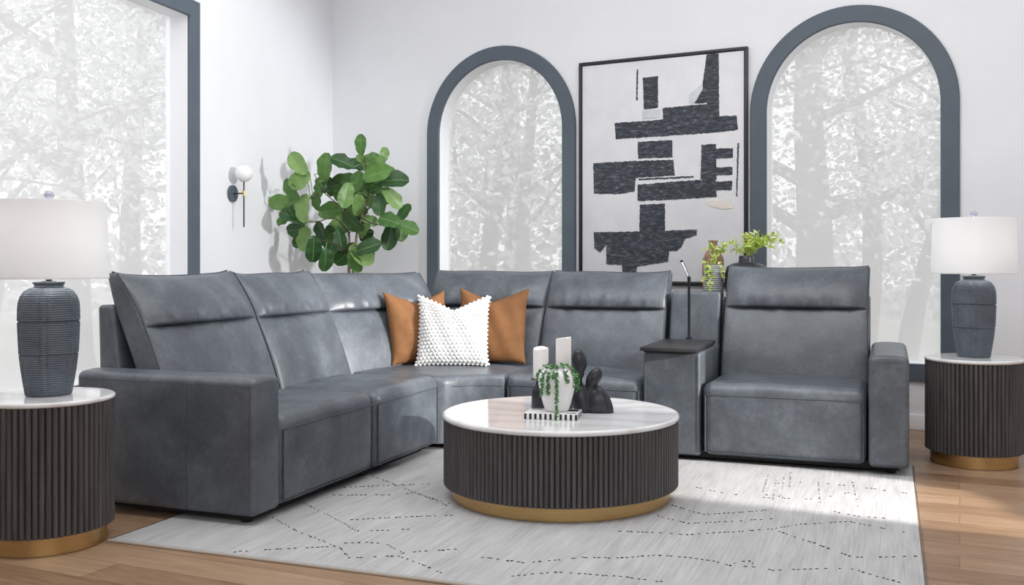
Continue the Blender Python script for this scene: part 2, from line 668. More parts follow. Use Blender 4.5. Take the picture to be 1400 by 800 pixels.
HWD, SILL, SPR, RISE, FW = 0.60, 0.463, 2.29, 0.605, 0.122
arches = [(1.783, 'window_1', 'left arched window in slate blue frame with pale trees outside'),
          (4.668, 'window_2', 'right arched window in slate blue frame with pale trunks outside')]
holes_b = [arch_outline(cx, HWD, SILL, SPR, RISE) for cx, _, _ in arches]
wall_with_holes('wall_back', WB, WB_ROT, 6.76, HW, holes_b)
LWIN = [(7.2, 0.43), (7.2, 2.933), (9.90, 2.933), (9.90, 0.43)]


def rect_hole(r_):
    (a, z0), (_, z1), (b, _), _ = r_
    return [(a, z0), (a, z1), (b, z1), (b, z0)]


wall_with_holes('wall_left', WL, WL_ROT, WL_LEN, HW, [rect_hole(LWIN)])


def pane_mesh(outline, y, parent):
    o = MB()
    t = 0.006
    n = len(outline)
    v = [(a, y, z) for a, z in outline]
    o.add(v, [tuple(range(n))])
    return o.build('pane', MAT['pane'], parent, smooth=False)


for (cx, nm, lab), hole in zip(arches, holes_b):
    w_ = empty(nm, (WB[0], WB[1], 0), WB_ROT, lab, 'window', kind='structure')
    inner = arch_outline(cx, HWD, SILL, SPR, RISE)
    outer = arch_outline(cx, HWD + FW, SILL - FW, SPR, RISE + FW)
    ring_frame('window_frame', inner, outer, 0.025, MAT['trim'], w_)
    pane_mesh(inner, 0.15, w_)
w_ = empty('window_3', (WL[0], WL[1], 0), WL_ROT, 'large rectangular window at the left in slate blue frame', 'window', kind='structure')
lo = [(7.2 - FW, 0.43 - FW), (7.2 - FW, 2.933 + FW), (9.90 + FW, 2.933 + FW), (9.90 + FW, 0.43 - FW)]
ring_frame('window_frame', LWIN, lo, 0.025, MAT['trim'], w_)
pane_mesh(LWIN, 0.145, w_)

# right wall with the opening the low light comes through
RX = 4.2
ob = wall_with_holes('wall_right', (RX, 6.16), R(-90), 8.7, HW,
                     [[(6.16 - 3.74, 0.91), (6.16 - 3.74, 1.98), (6.16 - 3.05, 1.98), (6.16 - 3.05, 0.91)]])


wall_with_holes('wall_front', (4.32, -2.5), R(180), 9.4, HW, [])


def poly_slab(name, pts, z0, z1, mat, rz=0.0, parent=None):
    o = MB()
    n = len(pts)
    M = Matrix.Rotation(-rz, 4, 'Z')
    v = [(x, y, z0) for x, y in pts] + [(x, y, z1) for x, y in pts]
    f = [tuple(range(n - 1, -1, -1)), tuple(range(n, 2 * n))] + [(i, (i + 1) % n, (i + 1) % n + n, i + n) for i in range(n)]
    o.add(v, f, M)
    ob_ = o.build(name, mat, parent, smooth=False)
    ob_.rotation_euler = (0, 0, rz)
    return ob_


room = [(-5.10, -2.5), (4.32, -2.5), (4.32, 6.2), (-1.70, 9.36), (-1.86, 9.36)]
tag(poly_slab('floor', room, -0.08, 0.0, MAT['floor'], R(-24)), kind='structure')
tag(poly_slab('ceiling', room, HW, HW + 0.1, MAT['ceiling']), kind='structure')
bb = MB()
bb.add(*bbox(0.02, 6.72, -0.016, -0.0005, 0, 0.107, 0.004))
o_ = tag(bb.build('baseboard_back', MAT['white']), kind='structure')
o_.location = (WB[0], WB[1], 0); o_.rotation_euler = (0, 0, WB_ROT)
bb = MB()
bb.add(*bbox(0.0, WL_LEN - .02, -0.016, -0.0005, 0, 0.107, 0.004))
o_ = tag(bb.build('baseboard_left', MAT['white']), kind='structure')
o_.location = (WL[0], WL[1], 0); o_.rotation_euler = (0, 0, WL_ROT)

# ------------------------------------------------------------------ rug
SROT = R(-20.5)
RUG = empty('area_rug', (-1.727, 4.15, 0), SROT, 'large pale woven rug with broken dark dotted lines on the oak floor', 'rug')
RW, RL, RT = 3.2, 2.80, 0.012
o = MB()
o.add(*bbox(0.008, RW - 0.008, 0.008, RL - 0.008, 0.0, RT, 0.004))
PILE = o
o = MB()
o.add(*tube([(0, 0, .006), (RW, 0, .006), (RW, RL, .006), (0, RL, .006)], 0.006, 8, True))
o.build('rug_binding', MAT['rug_edge'], RUG)
LINES = [[(0.44, 0.53), (0.67, 0.38), (0.83, 0.3), (0.97, 0.23), (1.08, 0.12)], [(0.59, 0.01), (0.7, 0.09), (0.82, 0.16), (0.96, 0.24)], [(0.43, 0.81), (0.68, 0.64), (0.81, 0.55), (0.91, 0.47), (0.97, 0.49), (1.13, 0.58)], [(0.94, 0.28), (1.03, 0.33), (1.13, 0.34), (1.25, 0.25), (1.3, 0.29), (1.44, 0.38)], [(1.08, 0.12), (1.18, 0.17), (1.25, 0.21), (1.36, 0.16), (1.45, 0.11), (1.54, 0.05)], [(0.44, 1.17), (0.6, 1.27), (0.84, 1.41)], [(0.47, 1.0), (0.75, 1.11), (0.83, 1.19), (1.1, 1.04)], [(0.44, 1.46), (0.68, 1.3), (0.97, 1.1), (1.12, 0.99)], [(0.78, 0.61), (0.92, 0.7), (1.12, 0.82), (1.23, 0.87)], [(2.1, 1.39), (2.27, 1.27), (2.45, 1.39), (2.54, 1.46)], [(2.08, 1.17), (2.23, 1.09), (2.4, 1.19), (2.58, 1.31)], [(1.98, 0.86), (2.14, 0.9), (2.26, 0.91), (2.42, 1.01), (2.59, 1.13), (2.7, 1.25), (2.9, 1.38), (3.07, 1.3), (3.14, 1.27)], [(2.59, 1.13), (2.78, 0.97), (2.94, 0.82), (3.06, 0.87), (3.18, 0.93)], [(2.08, 0.49), (2.21, 0.58), (2.31, 0.59), (2.42, 0.58), (2.5, 0.54), (2.6, 0.56), (2.66, 0.54), (2.81, 0.62), (2.93, 0.67), (3.02, 0.61), (3.14, 0.54)], [(2.5, 0.54), (2.52, 0.6), (2.56, 0.63), (2.6, 0.56)], [(2.13, 1.81), (2.32, 1.71), (2.54, 1.78), (2.69, 1.61), (2.93, 1.49), (3.16, 1.5)], [(2.44, 1.99), (2.65, 2.13), (2.89, 2.12), (3.17, 2.04)], [(2.49, 1.7), (2.73, 1.76), (2.89, 1.97)], [(2.45, 2.29), (2.48, 1.7)], [(2.5, 2.21), (2.54, 1.66)], [(2.54, 2.22), (2.57, 1.73)], [(2.56, 2.37), (2.59, 1.98)], [(2.72, 2.16), (2.76, 1.69)], [(2.89, 2.22), (2.95, 1.45)], [(1.54, 0.31), (1.76, 0.3), (1.93, 0.44), (2.08, 0.49)], [(1.76, 0.13), (1.89, 0.23), (2.13, 0.27), (2.34, 0.26)]]
kn = PILE
rr_ = random.Random(5)
for li, ln in enumerate(LINES):
    sparse = 0.5 if li in (15, 16, 17, 18, 19, 20, 21, 22, 23) else 1.0
    for (x0, y0), (x1, y1) in zip(ln[:-1], ln[1:]):
        L = math.hypot(x1 - x0, y1 - y0)
        n = max(1, int(L / 0.022))
        ang = math.atan2(y1 - y0, x1 - x0)
        for i in range(n):
            if rr_.random() > 0.78 * sparse:
                continue
            t_ = (i + rr_.random() * .6) / n
            big = rr_.random() < 0.12
            a_, b__ = (0.0075, 0.0055) if big else (0.0055 + .003 * rr_.random(), 0.0020)
            x, y = x0 + (x1 - x0) * t_, y0 + (y1 - y0) * t_ + rr_.uniform(-.004, .004)
            if not (0.02 < x < RW - .02 and 0.02 < y < RL - .02):
                continue
            M = T(x, y, RT + .0002, ang)
            kn.add(*lathe([(0.0, -.001), (1, -.001), (0.8, 0.0022), (0, 0.003)], 8), M @ Matrix.Diagonal((a_, b__, 1, 1)), 1)
kn.build('rug_pile', [MAT['rug'], MAT['rug_knot']], RUG)

# ------------------------------------------------------------------ sofa
Q = (-0.431, 6.300)
SOFA = empty('sectional_sofa', (Q[0], Q[1], 0), SROT,
             'large grey leather reclining corner sectional sofa with console behind the round coffee table', 'sofa')
Lm = MAT['leather']
FR = random.Random(3)


def frame_left(s_front, t0, t1):
    """module frame: local x across the module, local y to the rear; left wing faces +s"""
    return Matrix.Translation((s_front, (t0 + t1) / 2, 0)) @ Matrix.Rotation(R(90), 4, 'Z')


def frame_right(s0, s1, t_front=0.0):
    return Matrix.Translation(((s0 + s1) / 2, t_front, 0))


def seat(M, w, depth=0.80, hgt=0.47, label=None, seam=0.065, roll=0.055):
    hx, hy, hz = w / 2 - 0.004, depth / 2, (hgt - 0.05) / 2
    sd = FR.random() * 50

    def df(x, y, z):
        u, vv, q = x / hx, y / hy, z / hz
        if q > 0.6:
            k = (q - .6) / .4
            z += k * (0.016 * (1 - u * u) * (1 - vv * vv * .5) - 0.012 * max(0, vv))
            z += k * 0.0025 * math.sin(u * 9 + sd + vv * 3)
        if vv < -0.9:
            y -= 0.012 * (1 - u * u) * (1 - q * q)
            y += 0.004 * math.sin(u * 5 + q * 4 + sd) * (1 - u * u)
        return x, y + depth / 2, z + hz + 0.05
    o = MB().add(*rbox(hx, hy, hz, roll, (18, 14, 10), 5, df), M)
    st = o.build('seat', Lm, SOFA, angle=60)
    # double stitched seam across the front roll and piping down both front corners
    p = MB()
    zs = hgt - seam

    def front(x, z):
        X, Y, Z = df(x, -hy, z - hz - 0.05)
        return (X, Y - 0.001, Z)
    xs = [hx * (-0.93 + 1.86 * i / 24) for i in range(25)]
    p.add(*tube([front(x, zs) for x in xs], 0.0035, 6), M)
    for sx in (-1, 1):
        p.add(*tube([(sx * (hx - 0.018), front(sx * hx * .9, .2)[1] + 0.006, z) for z in np.linspace(0.075, zs, 10)], 0.005, 6), M)
    p.add(*tube([(x, front(x, .08)[1] + 0.010, 0.070) for x in xs], 0.0045, 6), M)
    p.build('piping', MAT['piping'], st)
    return st


def back(M, w, y0=0.58, ht=1.10, z0=0.40, lean=0.30, thick=0.15, crease=0.655, ears=1.0, name='backrest', flare=(1, 1)):
    """leaning back cushion with a gathered headrest roll above a crease; front face looks along -y"""
    hx, hy, hz = w / 2 - 0.003, thick / 2, (ht - z0) / 2
    sd = FR.random() * 90

    def df(x, y, z):
        u = x / hx
        q = (z / hz + 1) / 2
        fr = max(0.0, -y / hy)
        fr = fr ** 1.0
        tap = 1.0 - 0.62 * max(0, (q - 0.72) / 0.28) ** 1.6
        y2 = y * tap
        edge = max(0.0, 1 - abs(u) ** 5)
        if q < crease:
            b = 0.030 * math.sin(math.pi * min(1, q / crease)) ** 0.6
        else:
            qq = (q - crease) / (1 - crease)
            b = 0.070 * math.sin(math.pi * min(1, qq * 0.93 + .05)) ** 0.42
        dq = (q - crease) * 2 * hz
        cr = 0.020 * math.exp(-(dq / 0.0075) ** 2)
        g = 0.0
        if dq > 0:
            amp = 0.0065 * math.exp(-dq / 0.075) * min(1, dq / 0.012)
            g = amp * (math.sin(u * 17 + sd) + .8 * math.sin(u * 29 + 2 * sd + 6 * dq) + .5 * math.sin(u * 47 + sd))
        else:
            amp = 0.0035 * math.exp(dq / 0.05) * min(1, -dq / 0.012)
            g = amp * (math.sin(u * 13 + sd) + math.sin(u * 23 + 3 * sd))
        g += 0.0025 * math.sin(q * 7 + u * 4 + sd)
        y2 -= fr * edge * (b - cr + g)
        # leaning line, a little convex
        y2 += lean * q ** 1.0 - 0.02 * math.sin(math.pi * q)
        # top edge: corners pulled up and out
        top = max(0, (q - .8) / .2)
        x2 = x * (1 + (0.018 if (flare[0] if u < 0 else flare[1]) else 0.0) * ears * top * 1.0 - 0.0)
        z2 = z + top * (0.022 * ears * abs(u) ** 6 - 0.008 * (1 - u * u) * math.sin(u * 3 + sd) * .5)
        return x2, y2 + y0 + hy, z2 + (ht + z0) / 2
    o = MB().add(*rbox(hx, hy, hz, 0.022, (44, 5, 100), 3, df), M)
    bk = o.build(name, Lm, SOFA, angle=60)
    p = MB()
    for sx in (-1, 1):
        path = []
        for z in np.linspace(-hz * .97, hz * .985, 34):
            X, Y, Z = df(sx * (hx - 0.008), -hy + .006, z)
            path.append((X, Y, Z))
        p.add(*tube(path, 0.0055, 6), M)
    path = [df(x, 0.0, hz) for x in np.linspace(-hx * .98, hx * .98, 30)]
    p.add(*tube([(a, b_, c + .001) for a, b_, c in path], 0.005, 6), M)
    p.build('piping', MAT['piping'], bk)
    return bk


T1, T2, T3 = -1.893, -1.015, -0.22
# left wing
seat(frame_left(0.0, T1, T2), T2 - T1)
seat(frame_left(0.012, T2, T3), T3 - T2)
back(frame_left(0.0, T1 - 0.03, T2), T2 - T1 + 0.03, y0=0.58, ht=1.105, flare=(1, 0))
back(frame_left(0.0, T2, T3), T3 - T2, y0=0.58, ht=1.10, flare=(0, 0))
# corner wedge: seat
C1 = MB()


def wedge_seat():
    pts = [(0.0, T3 + .004), (0.075, -0.13), (0.20, -0.045), (0.353, 0.0), (0.353, 0.80), (-0.80, 0.80), (-0.80, T3 + .004)]
    cx, cy = -0.2, 0.25
    n_in = 10
    fine = []
    m = len(pts)
    for i in range(m):
        a, b = pts[i], pts[(i + 1) % m]
        L = math.hypot(b[0] - a[0], b[1] - a[1])
        k = max(2, int(L / 0.05))
        for j in range(k):
            t_ = j / k
            fine.append((a[0] + (b[0] - a[0]) * t_, a[1] + (b[1] - a[1]) * t_))
    n = len(fine)
    v, f = [], []
    lv = []
    H_, r_ = 0.468, 0.055
    rings = [(0.0, 0.05)] + [(0.0, H_ - r_ - .08), (0, H_ - r_)]
    for i in range(1, 7):
        a = math.pi / 2 * i / 6
        rings.append((r_ * (1 - math.cos(a)), H_ - r_ + r_ * math.sin(a)))
    for ins, z in rings:
        ring = []
        for x, y in fine:
            d = Vector((cx - x, cy - y)).normalized() * ins
            ring.append(len(v))
            v.append((x + d.x, y + d.y, z))
        lv.append(ring)
    for k in range(1, n_in):
        ring = []
        for x, y in fine:
            d0 = Vector((cx - x, cy - y)).normalized() * r_
            x0, y0 = x + d0.x, y + d0.y
            t_ = k / n_in
            ring.append(len(v))
            v.append((x0 + (cx - x0) * t_, y0 + (cy - y0) * t_, H_ + 0.014 * math.sin(t_ * math.pi / 2)))
        lv.append(ring)
    for A, B in zip(lv[:-1], lv[1:]):
        for i in range(n):
            j = (i + 1) % n
            f.append((A[i], A[j], B[j], B[i]))
    c = len(v)
    v.append((cx, cy, H_ + 0.014))
    for i in range(n):
        f.append((lv[-1][i], lv[-1][(i + 1) % n], c))
    f.append(tuple(reversed(lv[0])))
    return v, f


st = C1.add(*wedge_seat()).build('corner_seat', Lm, SOFA, angle=60)
p = MB()
p.add(*tube(curve_pts([(-0.004, T3 + .02, .40), (0.075, -0.132, .40), (0.20, -0.047, .40), (0.345, -0.004, .40)], 6), 0.0035, 6))
p.build('piping', MAT['piping'], st)


def frame_line(a, b):
    """front line from a to b in sofa plan, seat side to the right-hand of a->b... local x along a->b, y to the rear (left of travel)"""
    d = Vector((b[0] - a[0], b[1] - a[1]))
    ang = math.atan2(d.y, d.x)
    return Matrix.Translation(((a[0] + b[0]) / 2, (a[1] + b[1]) / 2, 0)) @ Matrix.Rotation(ang, 4, 'Z'), d.length


Mw, lw = frame_line((-0.615, T3), (-0.33, 0.66))
back(Mw, lw + 0.10, y0=-0.01, ht=1.09, flare=(0, 0), ears=.3)
Mw, lw = frame_line((-0.585, 0.64), (0.357, 0.60))
back(Mw, lw, y0=-0.01, ht=1.10, flare=(0, 0), ears=.3)
# right wing
S1, S2, S3, S4, S5 = 0.357, 1.234, 1.585, 2.50, 2.712
seat(frame_right(S1, S2, 0.0), S2 - S1)
back(frame_right(S1, S2 - .01), S2 - S1 - .02, y0=0.58, ht=1.10, flare=(0, 0), ears=.6)
seat(frame_right(S3, S4, -0.01), S4 - S3 - .006)
back(frame_right(S3 + .01, S4), S4 - S3 - .02, y0=0.58, ht=1.135, flare=(0, 1), ears=.6)
# console between the right seats
o = MB().add(*rbox((S3 - S2) / 2 - .006, 0.36, 0.30, 0.016, (8, 10, 8), 3), T((S2 + S3) / 2, 0.36, 0.345))
cons = o.build('console', Lm, SOFA, angle=50)
for x in (S2 + .02, S3 - .02):
    MB().add(*tube([(x, -0.0005, z) for z in np.linspace(.07, .62, 8)], 0.0035, 6)).build('piping', MAT['piping'], cons)
o = MB().add(*bbox(S2 + .02, S3 - .02, -0.05, 0.56, 0.6455, 0.653, 0.003))
tb = o.build('tray_base', MAT['black_plastic'], SOFA)
o = MB().add(*bbox(S2 + .006, S3 - .012, -0.085, 0.59, 0.6535, 0.676, 0.004))
o.build('tray_table', MAT['black_wood'], SOFA)
o = MB().add(*rbox((S3 - S2) / 2 - .012, 0.06, 0.30, 0.02, (10, 4, 14), 3,
                   lambda x, y, z: (x, y + 0.14 * ((z + .3) / .6), z)), T((S2 + S3) / 2, 0.70, 0.68))
o.build('console_back_panel', Lm, SOFA, angle=50)
# reading lamp growing out of the console
lp = MB()
lx, ly = 1.395, 0.625
lp.add(*lathe([(0, .676), (.022, .676), (.022, .684), (.010, .688), (.0085, .70), (.0085, 1.05), (.011, 1.055), (.011, 1.075), (0, 1.08)], 16), T(lx, ly, 0))
arm_l = lp.build('reading_lamp', MAT['black_plastic'], SOFA)
h_ = MB()
M = T(lx, ly, 1.072) @ Matrix.Rotation(R(-22), 4, 'Y') @ Matrix.Rotation(R(12), 4, 'X')
h_.add(*bbox(-.009, .009, -.007, .007, 0, .125, .003), M)
hd = h_.build('lamp_head', MAT['black_plastic'], arm_l)
h_ = MB().add(*bbox(-.006, .006, -.0095, -.0065, .012, .112, .001), M)
h_.build('light_strip', MAT['led'], hd)


def armrest(x0, x1, y0, y1, ht=0.655):
    hx, hy, hz = (x1 - x0) / 2, (y1 - y0) / 2, (ht - 0.05) / 2
    o = MB()
    long_x = hx > hy

    def df(x, y, z):
        q = z / hz
        if q > 0.8:
            z += 0.010 * (1 - (y / hy if long_x else x / hx) ** 2)
        return x, y, z
    o.add(*rbox(hx, hy, hz, 0.028, (14, 14, 10), 5, df), T((x0 + x1) / 2, (y0 + y1) / 2, hz + 0.05))
    return o.build('armrest', Lm, SOFA, angle=60)


arm = armrest(-1.0, 0.0, -2.105, T1 - .004)
p = MB()
zt = 0.655 - 0.022
p.add(*tube([(-.02, -2.1048 + .0, z) for z in np.linspace(.08, .60, 12)], 0.0022, 6))
p.add(*tube([(-.36, -2.1052, z) for z in np.linspace(.06, .62, 12)], 0.0018, 6))
p.add(*tube([(x, -2.1032, .626) for x in np.linspace(-.97, -.02, 20)], 0.0025, 6))
p.add(*tube([(-.006, y, .634) for y in np.linspace(-2.085, T1 - .02, 10)], 0.0025, 6))
p.build('seam', MAT['piping'], arm)
arm = armrest(S4 + .003, S5, -0.02, 1.0)
p = MB()
p.add(*tube([(x, -0.0185, .628) for x in np.linspace(S4 + .03, S5 - .03, 10)], 0.0025, 6))
p.build('seam', MAT['piping'], arm)


# outer shells behind the cushions
def shell(M, w, ht=0.965, y_out=1.0, t_b=0.20, t_t=0.09, z0=0.05):
    hz = (ht - z0) / 2

    def df(x, y, z):
        q = (z / hz + 1) / 2
        th = t_b + (t_t - t_b) * q
        yy = y_out - 0.02 * (1 - q) - th * (0.5 - y / 0.1)
        return x, yy, z + (ht + z0) / 2
    o = MB().add(*rbox(w / 2, 0.05, hz, 0.022, (10, 4, 12), 3, df), M)
    return o.build('back_shell', Lm, SOFA, angle=50)


shell(frame_left(0.0, T1 - .05, T2), T2 - T1 + .045, y_out=1.03)
shell(frame_left(0.0, T2, T3), T3 - T2 - .006, y_out=1.02)
Mw, lw = frame_line((-0.615, T3), (-0.33, 0.66))
shell(Mw, lw + 0.34, y_out=0.42)
Mw, lw = frame_line((-0.52, 0.63), (0.357, 0.60))
shell(Mw, lw, y_out=0.42)
shell(frame_right(S1, S2), S2 - S1 - .006, y_out=1.02)
shell(frame_right(S2, S3), S3 - S2 - .006, y_out=1.02, ht=.94, t_b=.14, t_t=.06)
shell(frame_right(S3, S4), S4 - S3 - .006, y_out=1.02)
# base frame, coloured near-black for the shaded gap under the sofa, and feet
o = MB()
for (x0, x1, y0, y1) in ((-.97, -.05, -2.07, -.24), (-.60, .34, -.15, .92), (.36, 2.66, .04, .97)):
    o.add(*bbox(x0, x1, y0, y1, 0.032, 0.075, 0.004))
o.build('base', MAT['base_shade'], SOFA)
for (fx, fy) in ((-.09, -2.03), (-.92, -2.03), (-.09, -1.0), (.30, .06), (1.2, .10), (1.63, .10), (2.62, .07), (2.62, .92), (.40, .90), (-.92, -.30)):
    on_rug = fx > -.46 and fy < .33
    o = MB().add(*lathe([(0, RT + .0005 if on_rug else 0.0005), (.024, RT + .0005 if on_rug else 0.0005), (.028, .0335), (0, .0335)], 16), T(fx, fy, 0))
    o.build('foot', MAT['black_plastic'], SOFA)


# ------------------------------------------------------------------ cushions
def sofa_pt(s, t, z=0.0):
    c, s_ = math.cos(SROT), math.sin(SROT)
    return (Q[0] + s * c - t * s_, Q[1] + s * s_ + t * c, z)


def pillow(name, w, h, thick, dip, mat, label, loc, yaw, lean, group=None, roll=0.0, knit=False, n=44, stuff=None):
    """scatter cushion standing on its lower edge; front looks along -y before yaw"""
    o = MB()
    sd = FR.random() * 30
    N = 150 if knit else n
    front, bk = [], []
    v, f = [], []

    def outline(u, q):
        # u,q in -1..1; sides pulled in between pointed corners, top chopped in the middle
        x = w / 2 * u * (1 - 0.075 * (1 - q ** 4) * abs(u) ** 3 * (1 if abs(u) > 0 else 0))
        z = h / 2 * q * (1 - 0.05 * (1 - u ** 4) * abs(q) ** 3)
        if q > 0:
            z -= dip * q ** 1.5 * max(0, 1 - (abs(u) / 0.92)) ** 1.15
            x += 0.0
        return x, z
    for side in (-1, 1):
        grid = []
        for j in range(N + 1):
            row = []
            q = -1 + 2 * j / N
            for i in range(N + 1):
                u = -1 + 2 * i / N
                x, z = outline(u, q)
                body = max(0, (1 - abs(u) ** 2.6)) ** 0.62 * max(0, (1 - abs(q) ** 2.6)) ** 0.62
                corner = 1.0
                y = side * (thick / 2 * body + 0.004)
                if side < 0:
                    # creases running from the chop toward the lower corners
                    y += 0.010 * body * math.sin(7 * (abs(u) - q * .6) + sd) * max(0, q)
                    y += 0.004 * body * math.sin(11 * u + 5 * q + sd)
                    if knit:
                        rows = 19
                        rj = (q + 1) / 2 * rows
                        ph = 0.5 * (int(rj) % 2)
                        cu = (u + 1) / 2 * 17 + ph
                        bx, bz = (cu % 1) - .5, (rj % 1) - .5
                        tilt = bx + (0.35 * bz if int(rj) % 2 else -0.35 * bz)
                        bl = max(0, 1 - (tilt / .5) ** 2) * max(0, 1 - (bz / .5) ** 2)
                        rim = min(1, (1 - abs(u)) * 9 + .35) * min(1, (1 - abs(q)) * 9 + .35)
                        y -= 0.017 * bl ** 0.6 * rim
                row.append(len(v))
                v.append((x, y, z + h / 2))
            grid.append(row)
        for j in range(N):
            for i in range(N):
                a, b, c, d = grid[j][i], grid[j][i + 1], grid[j + 1][i + 1], grid[j + 1][i]
                f.append((a, b, c, d) if side < 0 else (d, c, b, a))
        if side < 0:
            front = grid
        else:
            bk = grid
    # close the rim
    ringF = [front[0][i] for i in range(N)] + [front[j][N] for j in range(N)] + [front[N][i] for i in range(N, 0, -1)] + [front[j][0] for j in range(N, 0, -1)]
    ringB = [bk[0][i] for i in range(N)] + [bk[j][N] for j in range(N)] + [bk[N][i] for i in range(N, 0, -1)] + [bk[j][0] for j in range(N, 0, -1)]
    m = len(ringF)
    for i in range(m):
        j = (i + 1) % m
        f.append((ringF[j], ringF[i], ringB[i], ringB[j]))
    if knit:
        # bobbles along the edge
        for i in range(0, m, 9):
            a = v[ringF[i]]
            o.add(*lathe([(0, -.011), (.010, -.005), (.011, .002), (.006, .009), (0, .011)], 8), T(a[0], a[1] + .004, a[2]))
    o.add(v, f)
    root = o.build(name, mat, None, angle=180)
    root.location = loc
    root.rotation_euler = (lean, roll, yaw)
    return tag(root, label, 'pillow', group)


pillow('throw_pillow', 0.50, 0.50, 0.17, 0.075, MAT['cognac'], 'cognac brown velvet throw pillow left of the white knit one, dark shadow behind it',
       sofa_pt(-.365, .33, .482), R(38), R(-14), 'brown velvet throw pillows')
pillow('throw_pillow', 0.50, 0.52, 0.17, 0.085, MAT['cognac'], 'cognac brown velvet throw pillow right of the white knit one, behind the candles',
       sofa_pt(.055, .50, .482), R(-13), R(-13), 'brown velvet throw pillows')
pillow('knit_pillow', 0.49, 0.475, 0.15, 0.095, MAT['knit'], 'white chunky knit pillow in front of the two brown ones', sofa_pt(-.125, .27, .482), R(-3), R(-15), knit=True)


# ------------------------------------------------------------------ fluted tables
def fluted_wall(Rf, z0, z1, count, depth):
    per = 8
    n = count * per

    def rf(r, a, z):
        ph = (a * count / (2 * math.pi)) % 1.0
        x = 2 * ph - 1
        return r - depth * (1 - math.sqrt(max(0, 1 - (abs(x) ** 2.2) * .995)))
    v, f = lathe([(Rf - depth * 2, z0), (Rf, z0), (Rf, z0 + .002), (Rf, z1), (Rf - depth * 2, z1)], n, 0, rf)
    return v, f


def fluted_table(name, Rt, Rf, Rb, ht, slab, zf, count, loc, label, cat, group=None):
    root = empty(name, loc, 0.0, label, cat, group)
    r = slab * .45
    prof = [(0, ht - slab), (Rt - r * .6, ht - slab)]
    for i in range(7):
        a = -math.pi / 2 + math.pi * i / 6
        prof.append((Rt - r + r * math.cos(a), ht - slab / 2 + slab / 2 * math.sin(a)))
    prof += [(Rt - r, ht), (0, ht)]
    MB().add(*lathe(prof, 160)).build('marble_top', MAT['marble'], root, angle=50)
    o = MB().add(*fluted_wall(Rf, zf, ht - slab, count, 0.017))
    o.add(*lathe([(0, zf), (Rf - .012, zf)], 96))
    o.build('fluted_drum', MAT['fluted'], root, angle=60)
    o = MB().add(*lathe([(0, 0.0015), (Rb - .004, 0.0015), (Rb - .004, .004), (Rb, .005), (Rb, zf - .001), (Rb - .01, zf)], 128))
    o.build('gold_plinth', MAT['gold'], root, angle=40)
    return root


SIDE_H = 0.617
fluted_table('coffee_table', 0.589, 0.583, 0.542, 0.415, 0.026, 0.071, 148, (0.202, 4.94, RT + .0005),
             'round fluted charcoal coffee table with white marble top and gold plinth on the rug', 'coffee table')
tbl = fluted_table('side_table', 0.269, 0.2655, 0.237, SIDE_H, 0.021, 0.077, 66, (-1.99, 4.15, 0),
                   'fluted charcoal drum side table at the left before the sofa arm', 'side table', 'fluted drum side tables')
t2 = copy_tree(tbl)
t2.location = (2.66, 5.79, 0)
t2['label'] = 'fluted charcoal drum side table past the right end of the sofa'


